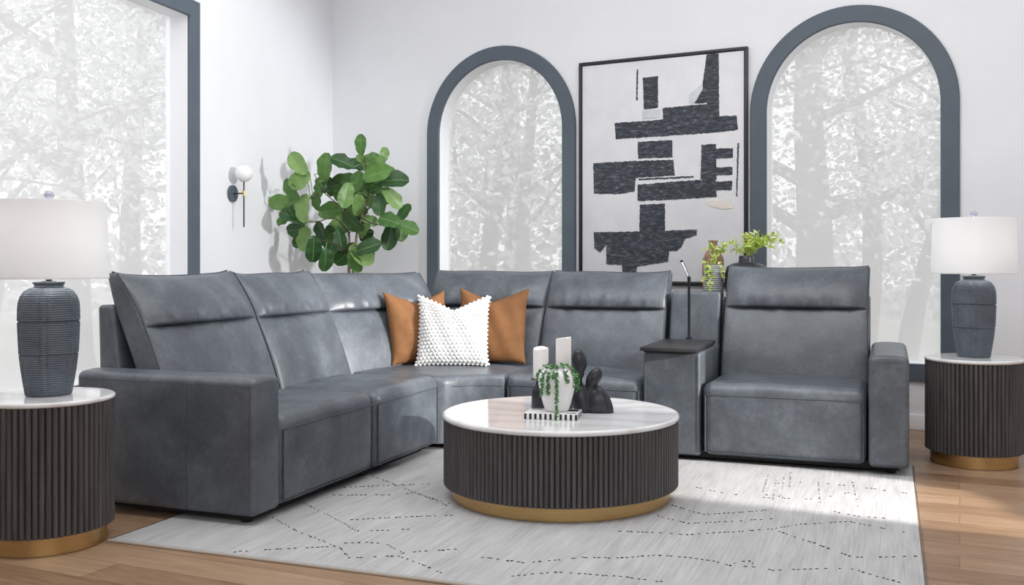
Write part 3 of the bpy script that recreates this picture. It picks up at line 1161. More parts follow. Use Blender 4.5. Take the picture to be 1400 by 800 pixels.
# ------------------------------------------------------------------ table lamps
def make_lamp(loc):
    root = empty('table_lamp', loc, 0.0, 'grey vase lamp with white drum shade on the left side table', 'table lamp', 'vase table lamps')
    prof = [(0, 0), (.086, 0), (.090, .006), (.098, .05), (.107, .110), (.1135, .166), (.1145, .169), (.1095, .171), (.1095, .174), (.1150, .177),
            (.1175, .22), (.1195, .27), (.1208, .306), (.1155, .308), (.1155, .312), (.1210, .315), (.1205, .36), (.118, .39), (.110, .415), (.095, .437), (.075, .448),
            (.060, .452), (.056, .458), (.058, .464), (.063, .470), (.063, .474), (.054, .476), (.050, .470), (0, .470)]

    def rf(r, a, z):
        if r < .07 or z < .003:
            return r
        k = 6
        ph = ((a * k / (2 * math.pi) + .27) % 1.0)
        d = min(ph, 1 - ph) / k * 2 * math.pi * r          # arc distance to the rib
        d2 = abs(d - .006)
        return r + 0.0050 * math.exp(-(d / .006) ** 2) - 0.0035 * math.exp(-((d - .014) / .004) ** 2)
    MB().add(*lathe(prof, 168, 0, rf)).build('lamp_base', MAT['vase'], root, angle=45)
    o = MB().add(*lathe([(0, .4705), (.03, .4705), (.03, .478), (.0125, .480), (.0125, .545), (.017, .547), (.017, .60), (0, .602)], 20))
    o.build('lamp_neck', MAT['nickel'], root)
    z0, z1, r0, r1 = 1.106 - SIDE_H, 1.43 - SIDE_H, .236, .2265
    o = MB().add(*lathe([(r0 - .003, z0 + .002), (r0, z0), (r0 + .0015, z0 + .004), (r0, z0 + .010), (r1, z1 - .010), (r1 + .0015, z1 - .004), (r1, z1), (r1 - .003, z1 - .002),
                         (r1 - .003, z1 - .01), (r0 - .003, z0 + .01), (r0 - .003, z0 + .002)], 96))
    sh = o.build('lamp_shade', MAT['shade'], root, angle=50)
    o = MB()
    for k in range(3):
        a = k * 2 * math.pi / 3 + .4
        o.add(*tube([(0, 0, z1 - .004), (math.cos(a) * .12, math.sin(a) * .12, z1 - .006), (math.cos(a) * (r1 - .003), math.sin(a) * (r1 - .003), z1 - .004)], .002, 6))
    for sx in (-1, 1):
        o.add(*tube(curve_pts([(sx * .012, 0, .545), (sx * .055, 0, .62), (sx * .05, 0, .74), (0, 0, z1)], 6), .002, 6))
    o.build('shade_harp', MAT['nickel'], root)
    o = MB().add(*lathe([(0, z1 - .002), (.010, z1 - .002), (.010, z1 + .003), (.005, z1 + .005), (.005, z1 + .008)] , 16))
    fn = o.build('finial', MAT['nickel'], root)
    o = MB().add(*lathe([(.0205 * math.sin(math.pi * i / 14), z1 + .0265 - .0205 * math.cos(math.pi * i / 14)) for i in range(15)], 24))
    o.build('crystal_ball', MAT['crystal'], fn)
    bl = bpy.data.lights.new('shade_fill_light', 'POINT')  # added point light to brighten the shade; the lamp itself is unlit
    bl.energy = 2.4
    bl.shadow_soft_size = .03
    bl.color = (1.0, .97, .94)
    blo = bpy.data.objects.new('shade_fill_light', bl)
    COL.objects.link(blo)
    blo.parent = root
    blo.location = (0, 0, .69)
    return root


lamp = make_lamp((-1.985, 4.16, SIDE_H + .0003))
l2 = copy_tree(lamp)
l2.location = (2.665, 5.80, SIDE_H + .0003)
l2.rotation_euler = (0, 0, R(24))
l2['label'] = 'grey vase lamp with white drum shade on the right side table'

# ------------------------------------------------------------------ on the coffee table
CT = 0.415 + RT + .0008


def decorative_box():
    root = empty('striped_box', (.160, 4.748, CT), R(-11.5), 'flat black and white striped box on the coffee table under the white vase', 'box')
    w, d, h = .255, .165, .030
    a = MB()
    a.add(*bbox(-w / 2, w / 2, -d / 2, d / 2, 0, h, .0015))
    bx = a.build('box_body', MAT['white_inlay'], root)
    b = MB()
    n = 21
    pw = w / n
    for k in range(n):
        if k % 2 == 0:
            x0 = -w / 2 + k * pw
            b.add(*bbox(x0 + .001, x0 + pw, -d / 2 - .0006, -d / 2 + .004, .0015, h - .0015, .0004, 1))
            b.add(*bbox(x0 + .001, x0 + pw, d / 2 - .004, d / 2 + .0006, .0015, h - .0015, .0004, 1))
    m = 7
    pd = d / m
    for k in range(m):
        if k % 2 == 1:
            y0 = -d / 2 + k * pd
            for sx in (-1, 1):
                xa, xb = sorted((sx * (w / 2 - .004), sx * (w / 2 + .0006)))
                b.add(*bbox(xa, xb, y0, y0 + pd, .0015, h - .0015, .0004, 1))
    # dark panels inlaid in the lid
    for (x0, x1, y0, y1) in ((.05, .118, .015, .070), (.07, .118, -.06, -.045), (-.118, -.06, .045, .07)):
        b.add(*bbox(x0, x1, y0, y1, h - .002, h + .0006, .0003, 1))
    b.build('black_stripes', MAT['black_inlay'], bx)
    return root


decorative_box()
VZ = CT + .0312
vase = empty('white_vase', (.178, 4.765, VZ), 0, 'rounded white ceramic vase on the striped box with a plant trailing over its front', 'vase')
prof = [(0, 0), (.052, 0), (.058, .004), (.066, .03), (.079, .08), (.089, .125), (.0905, .150), (.085, .172), (.070, .192), (.055, .202), (.050, .206), (.052, .212),
        (.046, .212), (.044, .204), (.050, .190), (0, .185)]
MB().add(*lathe(prof, 72)).build('vase_body', MAT['ceramic_white'], vase, angle=60)
MB().add(*lathe([(0, .199), (.035, .201), (.0475, .198)], 32)).build('soil', MAT['soil'], vase)
pl = empty('trailing_plant', (.178, 4.765, VZ + .20), 0, 'green trailing plant with beaded strands hanging from the white vase', 'plant')


def vase_r(z):
    for (r0, z0), (r1, z1) in zip(prof[1:11], prof[2:12]):
        if z0 <= z <= z1:
            return r0 + (r1 - r0) * (z - z0) / max(1e-6, z1 - z0)
    return .05


rs = random.Random(9)
strands = [(-118, .105), (-93, .225), (-140, .120), (-62, .055), (-28, .075), (-6, .10), (-104, .03), (160, .05), (60, .07)]
lv = MB()
stm = MB()
for ang, ln in strands:
    a = R(ang)
    path = [Vector((math.cos(a) * .03, math.sin(a) * .03, .002)), Vector((math.cos(a) * .045, math.sin(a) * .045, .022)), Vector((math.cos(a) * .060, math.sin(a) * .060, .012))]
    z = .0
    while z > -ln:
        z -= .008
        zz = z + .20
        r_ = (vase_r(zz) if zz > 0.01 else .0875) + .007
        if zz < .125:
            r_ = max(r_, .0965 if zz < .12 else r_)      # hangs straight once past the belly
        path.append(Vector((math.cos(a) * r_, math.sin(a) * r_, z)))
    stm.add(*tube(path, .0011, 5))
    for i, P in enumerate(path[1:]):
        for q in range(3):
            tilt = rs.uniform(-1, 1)
            off = Vector((rs.uniform(-.007, .007), rs.uniform(-.007, .007), rs.uniform(-.004, .004)))
            off += Vector((math.cos(a), math.sin(a), 0)) * .003
            s_ = rs.uniform(.0070, .0098)
            lv.add(*lathe([(0, -s_), (s_ * .62, -s_ * .4), (s_ * .62, s_ * .4), (0, s_ * 1.1)], 6),
                   Matrix.Translation(P + off) @ Matrix.Rotation(rs.uniform(0, 6.3), 4, 'Z') @ Matrix.Rotation(rs.uniform(.4, 1.6), 4, 'X') @ Matrix.Diagonal((1, .5, 1, 1)))
stm.build('stem', MAT['string_leaf'], pl)
lv.build('foliage', MAT['string_leaf'], pl)


def candle_set(x, y, hold_h, can_h, lab_h, lab_c, chip):
    h = empty('candle_holder', (x, y, CT), 0, lab_h, 'candle holder', 'black candle holders')
    P = [(0, 0), (.047, 0), (.049, .004), (.047, hold_h * .55), (.043, hold_h * .72), (.030, hold_h * .82), (.026, hold_h * .88), (.036, hold_h * .95), (.052, hold_h - .003), (.052, hold_h), (0, hold_h - .004)]
    MB().add(*lathe(P, 40)).build('holder_body', MAT['stone_black'], h, angle=45)
    c = empty('candle', (x, y, CT + hold_h + .0008), 0, lab_c, 'candle', 'white pillar candles')
    r = .0395
    rs_ = random.Random(int(can_h * 1000))

    def rf(rr, a, z):
        return rr
    n = 40
    v, f = lathe([(0, 0), (r - .002, 0), (r, .003), (r, can_h * .5), (r, can_h - .012), (r - .001, can_h - .002), (r - .004, can_h), (r - .008, can_h - .006), (r * .5, can_h - .016), (0, can_h - .018)], n)
    vv = []
    for (a, b, z) in v:
        an = math.atan2(b, a)
        if z > can_h - .013 and math.hypot(a, b) > r * .6:
            z += .006 * math.sin(an + chip) - .004 * max(0, math.cos(2 * (an - chip)))
        vv.append((a, b, z))
    MB().add(vv, f).build('wax_body', MAT['wax'], c, angle=50)
    MB().add(*tube([(0, 0, can_h - .02), (.001, 0, can_h - .01), (.003, 0, can_h - .004)], .0012, 6)).build('wick', MAT['wick'], c)


candle_set(.106, 5.03, .152, .158, 'short black candle holder left of the white vase carrying the lower candle', 'lower white pillar candle left of the vase on its black holder', 0.5)
candle_set(.222, 5.05, .195, .165, 'taller black candle holder hidden behind the white vase under the higher candle', 'higher white pillar candle standing behind the white vase', 2.2)


# dark abstract figure of two heads leaning together
def ellipsoid(c, r, rx=0, ry=0, rz=0, n=20):
    v, f = lathe([(math.sin(math.pi * i / n), -math.cos(math.pi * i / n)) for i in range(n + 1)], 28)
    M = Matrix.Translation(c) @ Matrix.Rotation(rz, 4, 'Z') @ Matrix.Rotation(ry, 4, 'Y') @ Matrix.Rotation(rx, 4, 'X') @ Matrix.Diagonal((*r, 1))
    return v, f, M


sc_ = MB()
E_ = [((-.062, 0, .255), (.038, .033, .063), 0, R(-10)), ((.012, -.006, .172), (.035, .032, .057), 0, R(30)),
      ((-.075, .0, .150), (.030, .032, .075), 0, R(-4)), ((-.050, 0, .06), (.050, .040, .085), 0, R(-10)),
      ((.030, 0, .045), (.064, .043, .080), 0, R(-14)), ((.058, 0, .045), (.042, .040, .095), 0, R(-22)),
      ((-.010, 0, .118), (.026, .028, .04), 0, R(20)), ((-.055, 0, .195), (.020, .022, .03), 0, 0)]
for c_, r_, a_, b__ in E_:
    v, f, M = ellipsoid(c_, r_, a_, b__)
    sc_.add(v, f, M)
zmin = 0.0
sc_.v = [(a, b, max(c, 0.0)) for a, b, c in sc_.v]
fig = sc_.build('abstract_sculpture', MAT['stone_black'], None, angle=180)
fig.location = (.355, 4.905, CT)
fig.rotation_euler = (0, 0, R(-4))
rm = fig.modifiers.new('blend', 'REMESH')
rm.mode = 'VOXEL'
rm.voxel_size = 0.0035
rm.use_smooth_shade = True
sm = fig.modifiers.new('soften', 'SMOOTH')
sm.factor = .5
sm.iterations = 6
tag(fig, 'black abstract sculpture of two rounded heads leaning together on the coffee table', 'sculpture')

# ------------------------------------------------------------------ painting
PT = empty('framed_painting', (WB[0], WB[1], 0), WB_ROT, 'large framed abstract of black brush strokes hung between the arched windows', 'painting')
PX0, PX1, PZ0, PZ1 = 2.545, 3.930, 0.992, 2.795
o = MB()
fw, fd = .024, .042
o.add(*bbox(PX0, PX1, -fd, -.001, PZ1 - fw, PZ1, .002))
o.add(*bbox(PX0, PX1, -fd, -.001, PZ0, PZ0 + fw, .002))
o.add(*bbox(PX0, PX0 + fw, -fd, -.001, PZ0 + fw, PZ1 - fw, .002))
o.add(*bbox(PX1 - fw, PX1, -fd, -.001, PZ0 + fw, PZ1 - fw, .002))
o.build('frame', MAT['black_frame'], PT)
o = MB().add(*bbox(PX0 + fw + .004, PX1 - fw - .004, -.030, -.004, PZ0 + fw + .004, PZ1 - fw - .004, .002))
cv = o.build('canvas', MAT['canvas'], PT)
STROKES = {
    'v1': [(3.044, 2.7), (3.057, 2.699), (3.052, 2.452), (3.038, 2.453)],
    'v2': [(3.852, 2.07), (3.866, 2.069), (3.852, 1.667), (3.843, 1.669)],
    'a': [(3.096, 2.629), (3.221, 2.631), (3.223, 2.381), (3.104, 2.377)],
    'b': [(3.615, 2.766), (3.708, 2.764), (3.713, 2.275), (3.684, 2.276), (3.61, 2.394), (3.521, 2.393), (3.524, 2.472), (3.581, 2.528)],
    'c': [(3.259, 2.378), (3.511, 2.384), (3.684, 2.386), (3.693, 2.276), (3.61, 2.274), (3.336, 2.276), (3.264, 2.29)],
    'd': [(2.855, 2.287), (3.259, 2.288), (3.684, 2.286), (3.847, 2.28), (3.857, 2.171), (3.708, 2.161), (3.259, 2.158), (2.866, 2.156)],
    'e': [(3.052, 2.126), (3.341, 2.122), (3.341, 1.988), (3.057, 1.992)],
    'f': [(2.67, 1.975), (2.999, 1.975), (3.348, 1.969), (3.361, 1.847), (3.038, 1.84), (3.025, 1.731), (2.892, 1.716), (2.676, 1.727)],
    'g': [(3.057, 1.834), (3.511, 1.836), (3.511, 1.824), (3.062, 1.819)],
    'h': [(3.052, 1.785), (3.336, 1.799), (3.684, 1.805), (3.693, 1.671), (3.336, 1.658), (3.052, 1.656)],
    'i': [(3.573, 2.073), (3.688, 2.074), (3.693, 1.8), (3.566, 1.805)],
    'j1': [(3.680, 2.038), (3.819, 2.036), (3.819, 1.96), (3.680, 1.962)],
    'j2': [(3.680, 1.895), (3.814, 1.895), (3.814, 1.833), (3.680, 1.833)],
    'j3': [(3.680, 1.786), (3.814, 1.786), (3.809, 1.72), (3.680, 1.719)],
    'k': [(3.073, 1.626), (3.279, 1.63), (3.279, 1.410), (3.067, 1.410)],
    'l': [(2.676, 1.414), (3.052, 1.414), (3.536, 1.422), (3.536, 1.378), (3.441, 1.35), (3.411, 1.283), (3.374, 1.259), (3.315, 1.259), (3.305, 1.174), (3.177, 1.157), (3.046, 1.137), (3.041, 1.082), (2.925, 1.082), (2.919, 1.149), (2.785, 1.156), (2.785, 1.312), (2.73, 1.249), (2.681, 1.288)],
    'p': [(3.60, 1.640), (3.80, 1.650), (3.82, 1.585), (3.756, 1.572), (3.63, 1.606)],
    'q': [(3.088, 2.371), (3.238, 2.37), (3.233, 2.307), (3.093, 2.306)],
    'r': [(3.476, 2.464), (3.581, 2.546), (3.586, 2.503), (3.521, 2.4), (3.476, 2.404)]}
rp = random.Random(21)
for i, (k_, pts) in enumerate(STROKES.items()):
    fine = []
    m = len(pts)
    for j in range(m):
        a, b = pts[j], pts[(j + 1) % m]
        L = math.hypot(b[0] - a[0], b[1] - a[1])
        n = max(1, int(L / .012))
        jit = .0035 if L > .03 else .001
        for q in range(n):
            t_ = q / n
            fine.append((a[0] + (b[0] - a[0]) * t_ + rp.uniform(-jit, jit) * .6, a[1] + (b[1] - a[1]) * t_ + rp.uniform(-jit, jit)))
    y = -.0305 - .00025 * (i + 1)
    n = len(fine)
    v = [(x, y, z) for x, z in fine] + [(x, -.0298, z) for x, z in fine]
    f = [tuple(range(n))] + [(j, j + n, (j + 1) % n + n, (j + 1) % n) for j in range(n)]
    bm = bmesh.new()
    vv = [bm.verts.new(p_) for p_ in v]
    for q in f:
        bm.faces.new([vv[z] for z in q])
    bmesh.ops.recalc_face_normals(bm, faces=bm.faces[:])
    bm.verts.index_update()
    o = MB().add([tuple(p_.co) for p_ in bm.verts], [tuple(p_.index for p_ in q.verts) for q in bm.faces])
    bm.free()
    mt = MAT['ink_peach'] if k_ == 'p' else (MAT['ink_grey'] if k_ in 'qr' else MAT['ink'])
    o.build('brush_stroke', mt, cv, smooth=False)

# ------------------------------------------------------------------ wall sconce
SC = empty('wall_sconce', (-2.221, 7.609, 1.70), WL_ROT, 'globe wall sconce with round slate plate and thin rod on the left wall', 'wall lamp')
Mx = Matrix.Rotation(R(90), 4, 'X')      # lathe axis to -y (into the room)
MB().add(*lathe([(0, 0.0), (.064, 0.0), (.066, .003), (.066, .014), (.063, .018), (0, .018)], 48), Mx).build('wall_plate', MAT['grey_metal'], SC)
MB().add(*tube([(0, -.017, 0), (0, -.10, 0)], .006, 12)).build('arm', MAT['black_plastic'], SC)
MB().add(*lathe([(0, -.26), (.0055, -.26), (.0055, .085), (.010, .088), (.010, .094), (0, .094)], 14), T(0, -.105, 0)).build('rod', MAT['black_plastic'], SC)
MB().add(*lathe([(.0058, -.022), (.0095, -.022), (.0095, .022), (.0058, .022)], 16), T(0, -.105, 0)).build('brass_joint', MAT['brass'], SC)
gr = .066
MB().add(*lathe([(gr * math.sin(math.pi * i / 18), -gr * math.cos(math.pi * i / 18)) for i in range(19)], 36), T(0, -.105, .152)).build('globe', MAT['globe'], SC)


# ------------------------------------------------------------------ fiddle leaf fig
def fiddle_leaf(base, tip_dir, normal, L, W, curl=.18, nseg=12):
    """a thick-veined obovate leaf, folded on its midrib"""
    t = Vector(tip_dir).normalized()
    n_ = Vector(normal)
    n_ = (n_ - t * n_.dot(t)).normalized()
    s = t.cross(n_)
    B = Vector(base)
    v, f = [], []
    cols = (-1, -.55, -.028, .028, .55, 1)
    mi = []
    for i in range(nseg + 1):
        q = i / nseg
        wq = W * (math.sin(math.pi * min(1, q ** .82 * 0.97 + .012)) ** .50) * (0.66 + .44 * q) * (1 - .12 * math.exp(-((q - .38) / .12) ** 2))
        cen = B + t * (L * q) - n_ * (curl * L * q * q)
        for c in cols:
            lift = .26 * abs(c) * wq + .007 * math.sin(q * 17 + c * 4) * (abs(c))
            v.append(tuple(cen + s * (c * wq) + n_ * lift))
    m = len(cols)
    for i in range(nseg):
        for k in range(m - 1):
            a = i * m + k
            f.append((a, a + 1, a + m + 1, a + m))
            mi.append(1 if k == 2 else 0)
    return v, f, mi


FIG = empty('fiddle_leaf_fig', (-1.40, 8.2, 0), 0, 'fiddle leaf fig tree standing in the room corner behind the sofa', 'potted tree')
LEAF = [(510, 112, 80, 90, .7), (607, 145, 60, 80, .6), (425, 195, 90, 150, .5), (500, 190, 72, 120, .5), (568, 203, 92, 42, .9), (470, 205, 80, 152, .4), (540, 165, 72, 20, .2),
        (325, 215, 112, 85, .3), (228, 215, 100, 130, .4), (402, 283, 110, 200, .4), (490, 290, 84, 80, .8), (592, 255, 116, 20, .4), (668, 280, 112, 12, .5), (572, 310, 92, 0, .2),
        (660, 370, 102, -45, .5), (596, 400, 92, -90, .2), (445, 360, 102, -102, .8), (530, 355, 92, -80, .8), (285, 305, 80, -100, .5), (235, 290, 92, 220, .4),
        (185, 340, 92, 130, .3), (115, 390, 102, 182, .6), (245, 425, 112, 100, .6), (345, 425, 112, 180, .9), (172, 415, 80, 230, .4), (182, 460, 92, 150, .7),
        (140, 478, 72, 200, .2), (182, 525, 84, 190, .8), (295, 548, 114, -70, .4), (235, 572, 100, -100, .3), (198, 578, 62, -120, .2), (392, 495, 104, 230, .4),
        (460, 488, 104, -50, .2), (355, 560, 104, -60, .2), (290, 622, 104, -92, .2), (348, 602, 92, -80, .2), (345, 672, 92, -90, .3), (425, 645, 112, 230, .4),
        (475, 682, 92, -70, .2), (505, 648, 114, -40, .9), (545, 612, 102, 20, .7), (650, 480, 92, 160, .7), (708, 440, 82, 70, .8), (738, 515, 92, -20, .5), (638, 556, 112, -100, .3),
        (696, 530, 82, -90, .8), (395, 570, 92, -80, .3), (290, 382, 82, 100, .3), (320, 300, 72, 60, .3), (490, 402, 92, -90, .2), (612, 237, 84, 30, .3), (215, 458, 92, 122, .5)]
U = 0.00167


def fp(zx, zz, d=0.0):
    return Vector(((zx - 450) * U, d, 2.316 - zz * U))


rf_ = random.Random(4)
BR = [[fp(438, 760), fp(434, 640, .03), fp(432, 540, .05), fp(415, 430, .02), fp(370, 385, -.05), fp(318, 335, -.08), fp(268, 250, -.02)],
      [fp(458, 760), fp(470, 600, .02), fp(478, 540, 0), fp(510, 450, -.05), fp(535, 360, -.02), fp(520, 240, .04), fp(512, 160, .02)],
      [fp(478, 540, 0), fp(500, 465, -.04), fp(560, 390, .06), fp(612, 325, .10), fp(640, 290, .1)],
      [fp(497, 462, -.04), fp(540, 485, -.12), fp(580, 500, -.16), fp(660, 512, -.15)],
      [fp(415, 430, .02), fp(400, 310, .06), fp(335, 270, .1)],
      [fp(432, 540, .05), fp(380, 470, -.12), fp(300, 490, -.18), fp(215, 490, -.12)],
      [fp(434, 640, .03), fp(390, 600, -.10), fp(330, 580, -.2), fp(270, 560, -.22)],
      [fp(470, 610, .02), fp(480, 600, -.1), fp(500, 615, -.16)],
      [fp(318, 335, -.08), fp(255, 380, -.16), fp(190, 400, -.14)]]
zb = .36
tr = MB()
for k, xx in ((0, .0), (1, .02)):
    top = BR[k][0]
    pth = curve_pts([(xx - .03 + .05 * k, 0, zb), (xx * .6 - .01, 0, .7), tuple(top)] + [tuple(p_) for p_ in BR[k][1:4]], 6)
    tr.add(*tube(pth, [.017 - .009 * i / (len(pth) - 1) for i in range(len(pth))], 10))
tr.build('trunk', MAT['bark'], FIG)
nodes = []
for k, b_ in enumerate(BR):
    pts = curve_pts([tuple(p_) for p_ in (b_[3:] if k < 2 else b_)], 6)
    nodes += pts
    MB().add(*tube(pts, [.0065 - .0035 * i / (len(pts) - 1) for i in range(len(pts))], 8)).build('branch', MAT['twig'], FIG)
lf, pt_ = MB(), MB()


def add_leaf(v, f, mi):
    n0 = len(lf.mi)
    lf.add(v, f)
    lf.mi[n0:] = mi


for (cx, cy, L, ang, tone) in LEAF:
    a = R(ang)
    Lm_ = L * U * 1.27
    d = rf_.uniform(-.22, .10) - (.13 if cx < 260 else 0)
    dirv = Vector((math.cos(a), rf_.uniform(-.35, .2), math.sin(a))).normalized()
    base = fp(cx, cy, d) - dirv * (Lm_ * .5)
    nr = Vector((rf_.uniform(-.8, .8), -1, rf_.uniform(-.3, .8)))
    add_leaf(*fiddle_leaf(base, dirv, nr, Lm_, Lm_ * rf_.uniform(.34, .43), rf_.uniform(.05, .30)))
    nb = min(nodes, key=lambda p_: (p_ - base).length)
    pt_.add(*tube([nb, (nb + base) / 2 + Vector((0, 0, .012)), base], .0032, 6))
# leaves on the wall side of the crown
for k in range(34):
    zx, zz = rf_.uniform(290, 580), rf_.uniform(250, 640)
    a = rf_.uniform(0, 6.28)
    dirv = Vector((math.cos(a), .3, math.sin(a))).normalized()
    base = fp(zx, zz, rf_.uniform(.10, .24))
    Lm_ = rf_.uniform(.13, .17)
    add_leaf(*fiddle_leaf(base, dirv, Vector((rf_.uniform(-.5, .5), -1, .3)), Lm_, Lm_ * .36, .15))
    nb = min(nodes, key=lambda p_: (p_ - base).length)
    pt_.add(*tube([nb, (nb + base) / 2, base], .003, 6))
lf.add(pt_.v, pt_.f, None, 1)
lf.build('foliage', [MAT['fig_leaf'], MAT['fig_rib']], FIG, angle=80)
MB().add(*lathe([(0, .0005), (.16, .0005), (.175, .02), (.20, .2), (.205, .38), (.20, .40), (.19, .40), (.185, .36), (0, .36)], 48)).build('pot', MAT['basket'], FIG)
MB().add(*lathe([(0, .372), (.1, .370), (.186, .3625)], 32)).build('soil', MAT['soil'], FIG)

# ------------------------------------------------------------------ slim table behind the sofa with plants
CTB = empty('console_table', sofa_pt(1.62, 1.30, 0), SROT, 'slim dark console table behind the sofa carrying the potted greenery', 'table')
TH = 0.865
MB().add(*bbox(-.45, .45, -.16, .16, TH - .03, TH, .004)).build('table_top', MAT['black_wood'], CTB)
for sx in (-1, 1):
    for sy in (-1, 1):
        x, y = sx * .41, sy * .125
        MB().add(*bbox(x - .018, x + .018, y - .018, y + .018, .0005, TH - .03, .003)).build('leg', MAT['black_wood'], CTB)
MB().add(*bbox(-.392, .392, -.115, .115, .15, .165, .003)).build('shelf', MAT['black_wood'], CTB)

# striped pot
px, py, _ = sofa_pt(1.452, 1.25)
SP = empty('striped_pot', (px, py, TH + .0006), 0, 'tall cylindrical pot with fine grey and white rings behind the console lamp', 'plant pot')
o = MB()
hp, rp_ = .29, .070
nb_ = 21
for k in range(nb_):
    z0, z1 = hp * k / nb_, hp * (k + 1) / nb_
    zm = z0 + (z1 - z0) * .52
    o.add(*lathe([(rp_ - .004, z0), (rp_, z0 + .002), (rp_, zm - .002), (rp_ - .004, zm)], 40), None, 0)
    o.add(*lathe([(rp_ - .004, zm), (rp_ - .003, zm + .001), (rp_ - .003, z1 - .001), (rp_ - .004, z1)], 40), None, 1)
o.add(*lathe([(0, 0), (rp_ - .004, 0)], 40))
o.add(*lathe([(rp_ - .004, hp), (rp_ - .010, hp), (rp_ - .012, hp - .03), (0, hp - .03)], 40))
o.build('pot_body', [MAT['stripe_light'], MAT['stripe_dark']], SP, angle=40)
MB().add(*lathe([(0, hp - .026), (rp_ - .0125, hp - .0295)], 24)).build('soil', MAT['soil'], SP)
# mottled bottle
bx_, by_, _ = sofa_pt(1.425, 1.385)
BT = empty('mottled_bottle', (bx_, by_, TH + .0006), 0, 'mottled brown bottle vase half hidden in the leaves beside the painting', 'vase')
MB().add(*lathe([(0, 0), (.05, 0), (.066, .03), (.076, .15), (.078, .26), (.072, .335), (.054, .375), (.034, .395), (.028, .42), (.030, .45), (.036, .46), (.028, .462), (.022, .44), (0, .43)], 48)).build('bottle_body', MAT['terracotta'], BT, angle=60)
# dark jug
jx, jy, _ = sofa_pt(1.675, 1.27)
JG = empty('dark_vase', (jx, jy, TH + .0006), 0, 'squat matte charcoal vase with sloping shoulder and short neck above the sofa back', 'vase')
MB().add(*lathe([(0, 0), (.10, 0), (.125, .03), (.150, .14), (.150, .22), (.135, .275), (.090, .300), (.056, .305), (.052, .318), (.052, .345), (.046, .352), (.044, .330), (0, .31)], 56)).build('vase_body', MAT['stone_black'], JG, angle=50)


def sprays(mb, st, centre, n, spread, height, leaf, seed, lean=(0, 0), droop=.2, per=14, stem_r=.0016):
    r_ = random.Random(seed)
    for k in range(n):
        a = r_.uniform(0, 6.28)
        sp = spread * math.sqrt(r_.random())
        end = Vector(centre) + Vector((math.cos(a) * sp + lean[0], math.sin(a) * sp * .7 + lean[1], height * r_.uniform(.45, 1.0)))
        mid = Vector(centre) + (end - Vector(centre)) * .5 + Vector((0, 0, height * .25))
        end.z -= droop * sp
        pts = curve_pts([centre, tuple(mid), tuple(end)], 8)
        st.add(*tube(pts, stem_r, 5))
        for q in range(per):
            P = pts[min(len(pts) - 1, int(len(pts) * (.25 + .75 * (q + r_.random()) / per)))]
            t = Vector((r_.uniform(-1, 1), r_.uniform(-1, .6), r_.uniform(-.5, .9))).normalized()
            L = leaf * r_.uniform(.7, 1.25)
            nr = Vector((r_.uniform(-.6, .6), -1, r_.uniform(.1, 1)))
            n_ = (nr - t * nr.dot(t)).normalized()
            s = t.cross(n_)
            w = L * .18
            P = P + t * .003
            v = [P, P + t * L * .35 + s * w, P + t * L * .35 - s * w, P + t * L * .75 + s * w * .75 - n_ * L * .05, P + t * L * .75 - s * w * .75 - n_ * L * .05, P + t * L - n_ * L * .12, P + t * L * .4 - n_ * L * .06, P + t * L * .75 - n_ * L * .1]
            mb.add(v, [(0, 2, 6), (0, 6, 1), (1, 6, 7, 3), (6, 2, 4, 7), (3, 7, 5), (7, 4, 5)])


G1 = empty('leafy_sprays', (jx, jy, TH + .318), 0, 'lime green leafy sprays fanning out of the dark vase over the sofa back', 'plant')
m1, s1 = MB(), MB()
sprays(m1, s1, (0.0, 0, 0), 24, .18, .21, .040, 31, (.12, .03), .10, 10)
sprays(m1, s1, (0.0, 0, 0), 5, .09, .15, .036, 33, (-.09, .0), .1, 8)
s1.build('stem', MAT['lime_leaf'], G1)
m1.build('foliage', MAT['lime_leaf'], G1)
G2 = empty('trailing_ivy', (px, py, TH + .27), 0, 'yellow green ivy spilling over the ringed pot beside the painting', 'plant')
m1, s1 = MB(), MB()
sprays(m1, s1, (0, 0, 0), 8, .11, .20, .040, 41, (.03, .0), .15, 7)
rv = random.Random(6)
for (a, ln) in ((-150, .07), (-118, .20), (-60, .05)):
    a = R(a)
    path = [Vector((math.cos(a) * .03, math.sin(a) * .03, 0)), Vector((math.cos(a) * .07, math.sin(a) * .07, .04)), Vector((math.cos(a) * .086, math.sin(a) * .086, .01))]
    z = 0
    while z > -ln:
        z -= .02
        path.append(Vector((math.cos(a) * .090 + rv.uniform(-.006, .006), math.sin(a) * .090, z)))
    s1.add(*tube(path, .0015, 5))
    for P in path[1:]:
        for q in range(2):
            L = rv.uniform(.028, .042)
            t = Vector((rv.uniform(-1, 1), rv.uniform(-.8, 0), rv.uniform(-1, .3))).normalized()
            n_ = Vector((rv.uniform(-.4, .4), -1, .3))
            n_ = (n_ - t * n_.dot(t)).normalized()
            s = t.cross(n_)
            m1.add([P, P + t * L * .4 + s * L * .3, P + t * L * .4 - s * L * .3, P + t * L], [(0, 2, 3, 1)])
s1.build('stem', MAT['lime_leaf'], G2)
m1.build('foliage', MAT['lime_leaf'], G2)

# ------------------------------------------------------------------ outside
o = MB()
GN = 40
gv, gf = [], []
for i in range(GN + 1):
    for j in range(GN + 1):
        x, y = -32 + 64 * i / GN, 2 + 40 * j / GN
        gv.append((x, y, -.10 + .10 * math.sin(x * .5) * math.sin(y * .4) * (1 if y > 14 else 0)))
for i in range(GN):
    for j in range(GN):
        a = i * (GN + 1) + j
        gf.append((a, a + GN + 1, a + GN + 2, a + 1))
gnd = o.add(gv, gf).build('ground', MAT['ground'])
tag(gnd, kind='structure')
rt = random.Random(17)


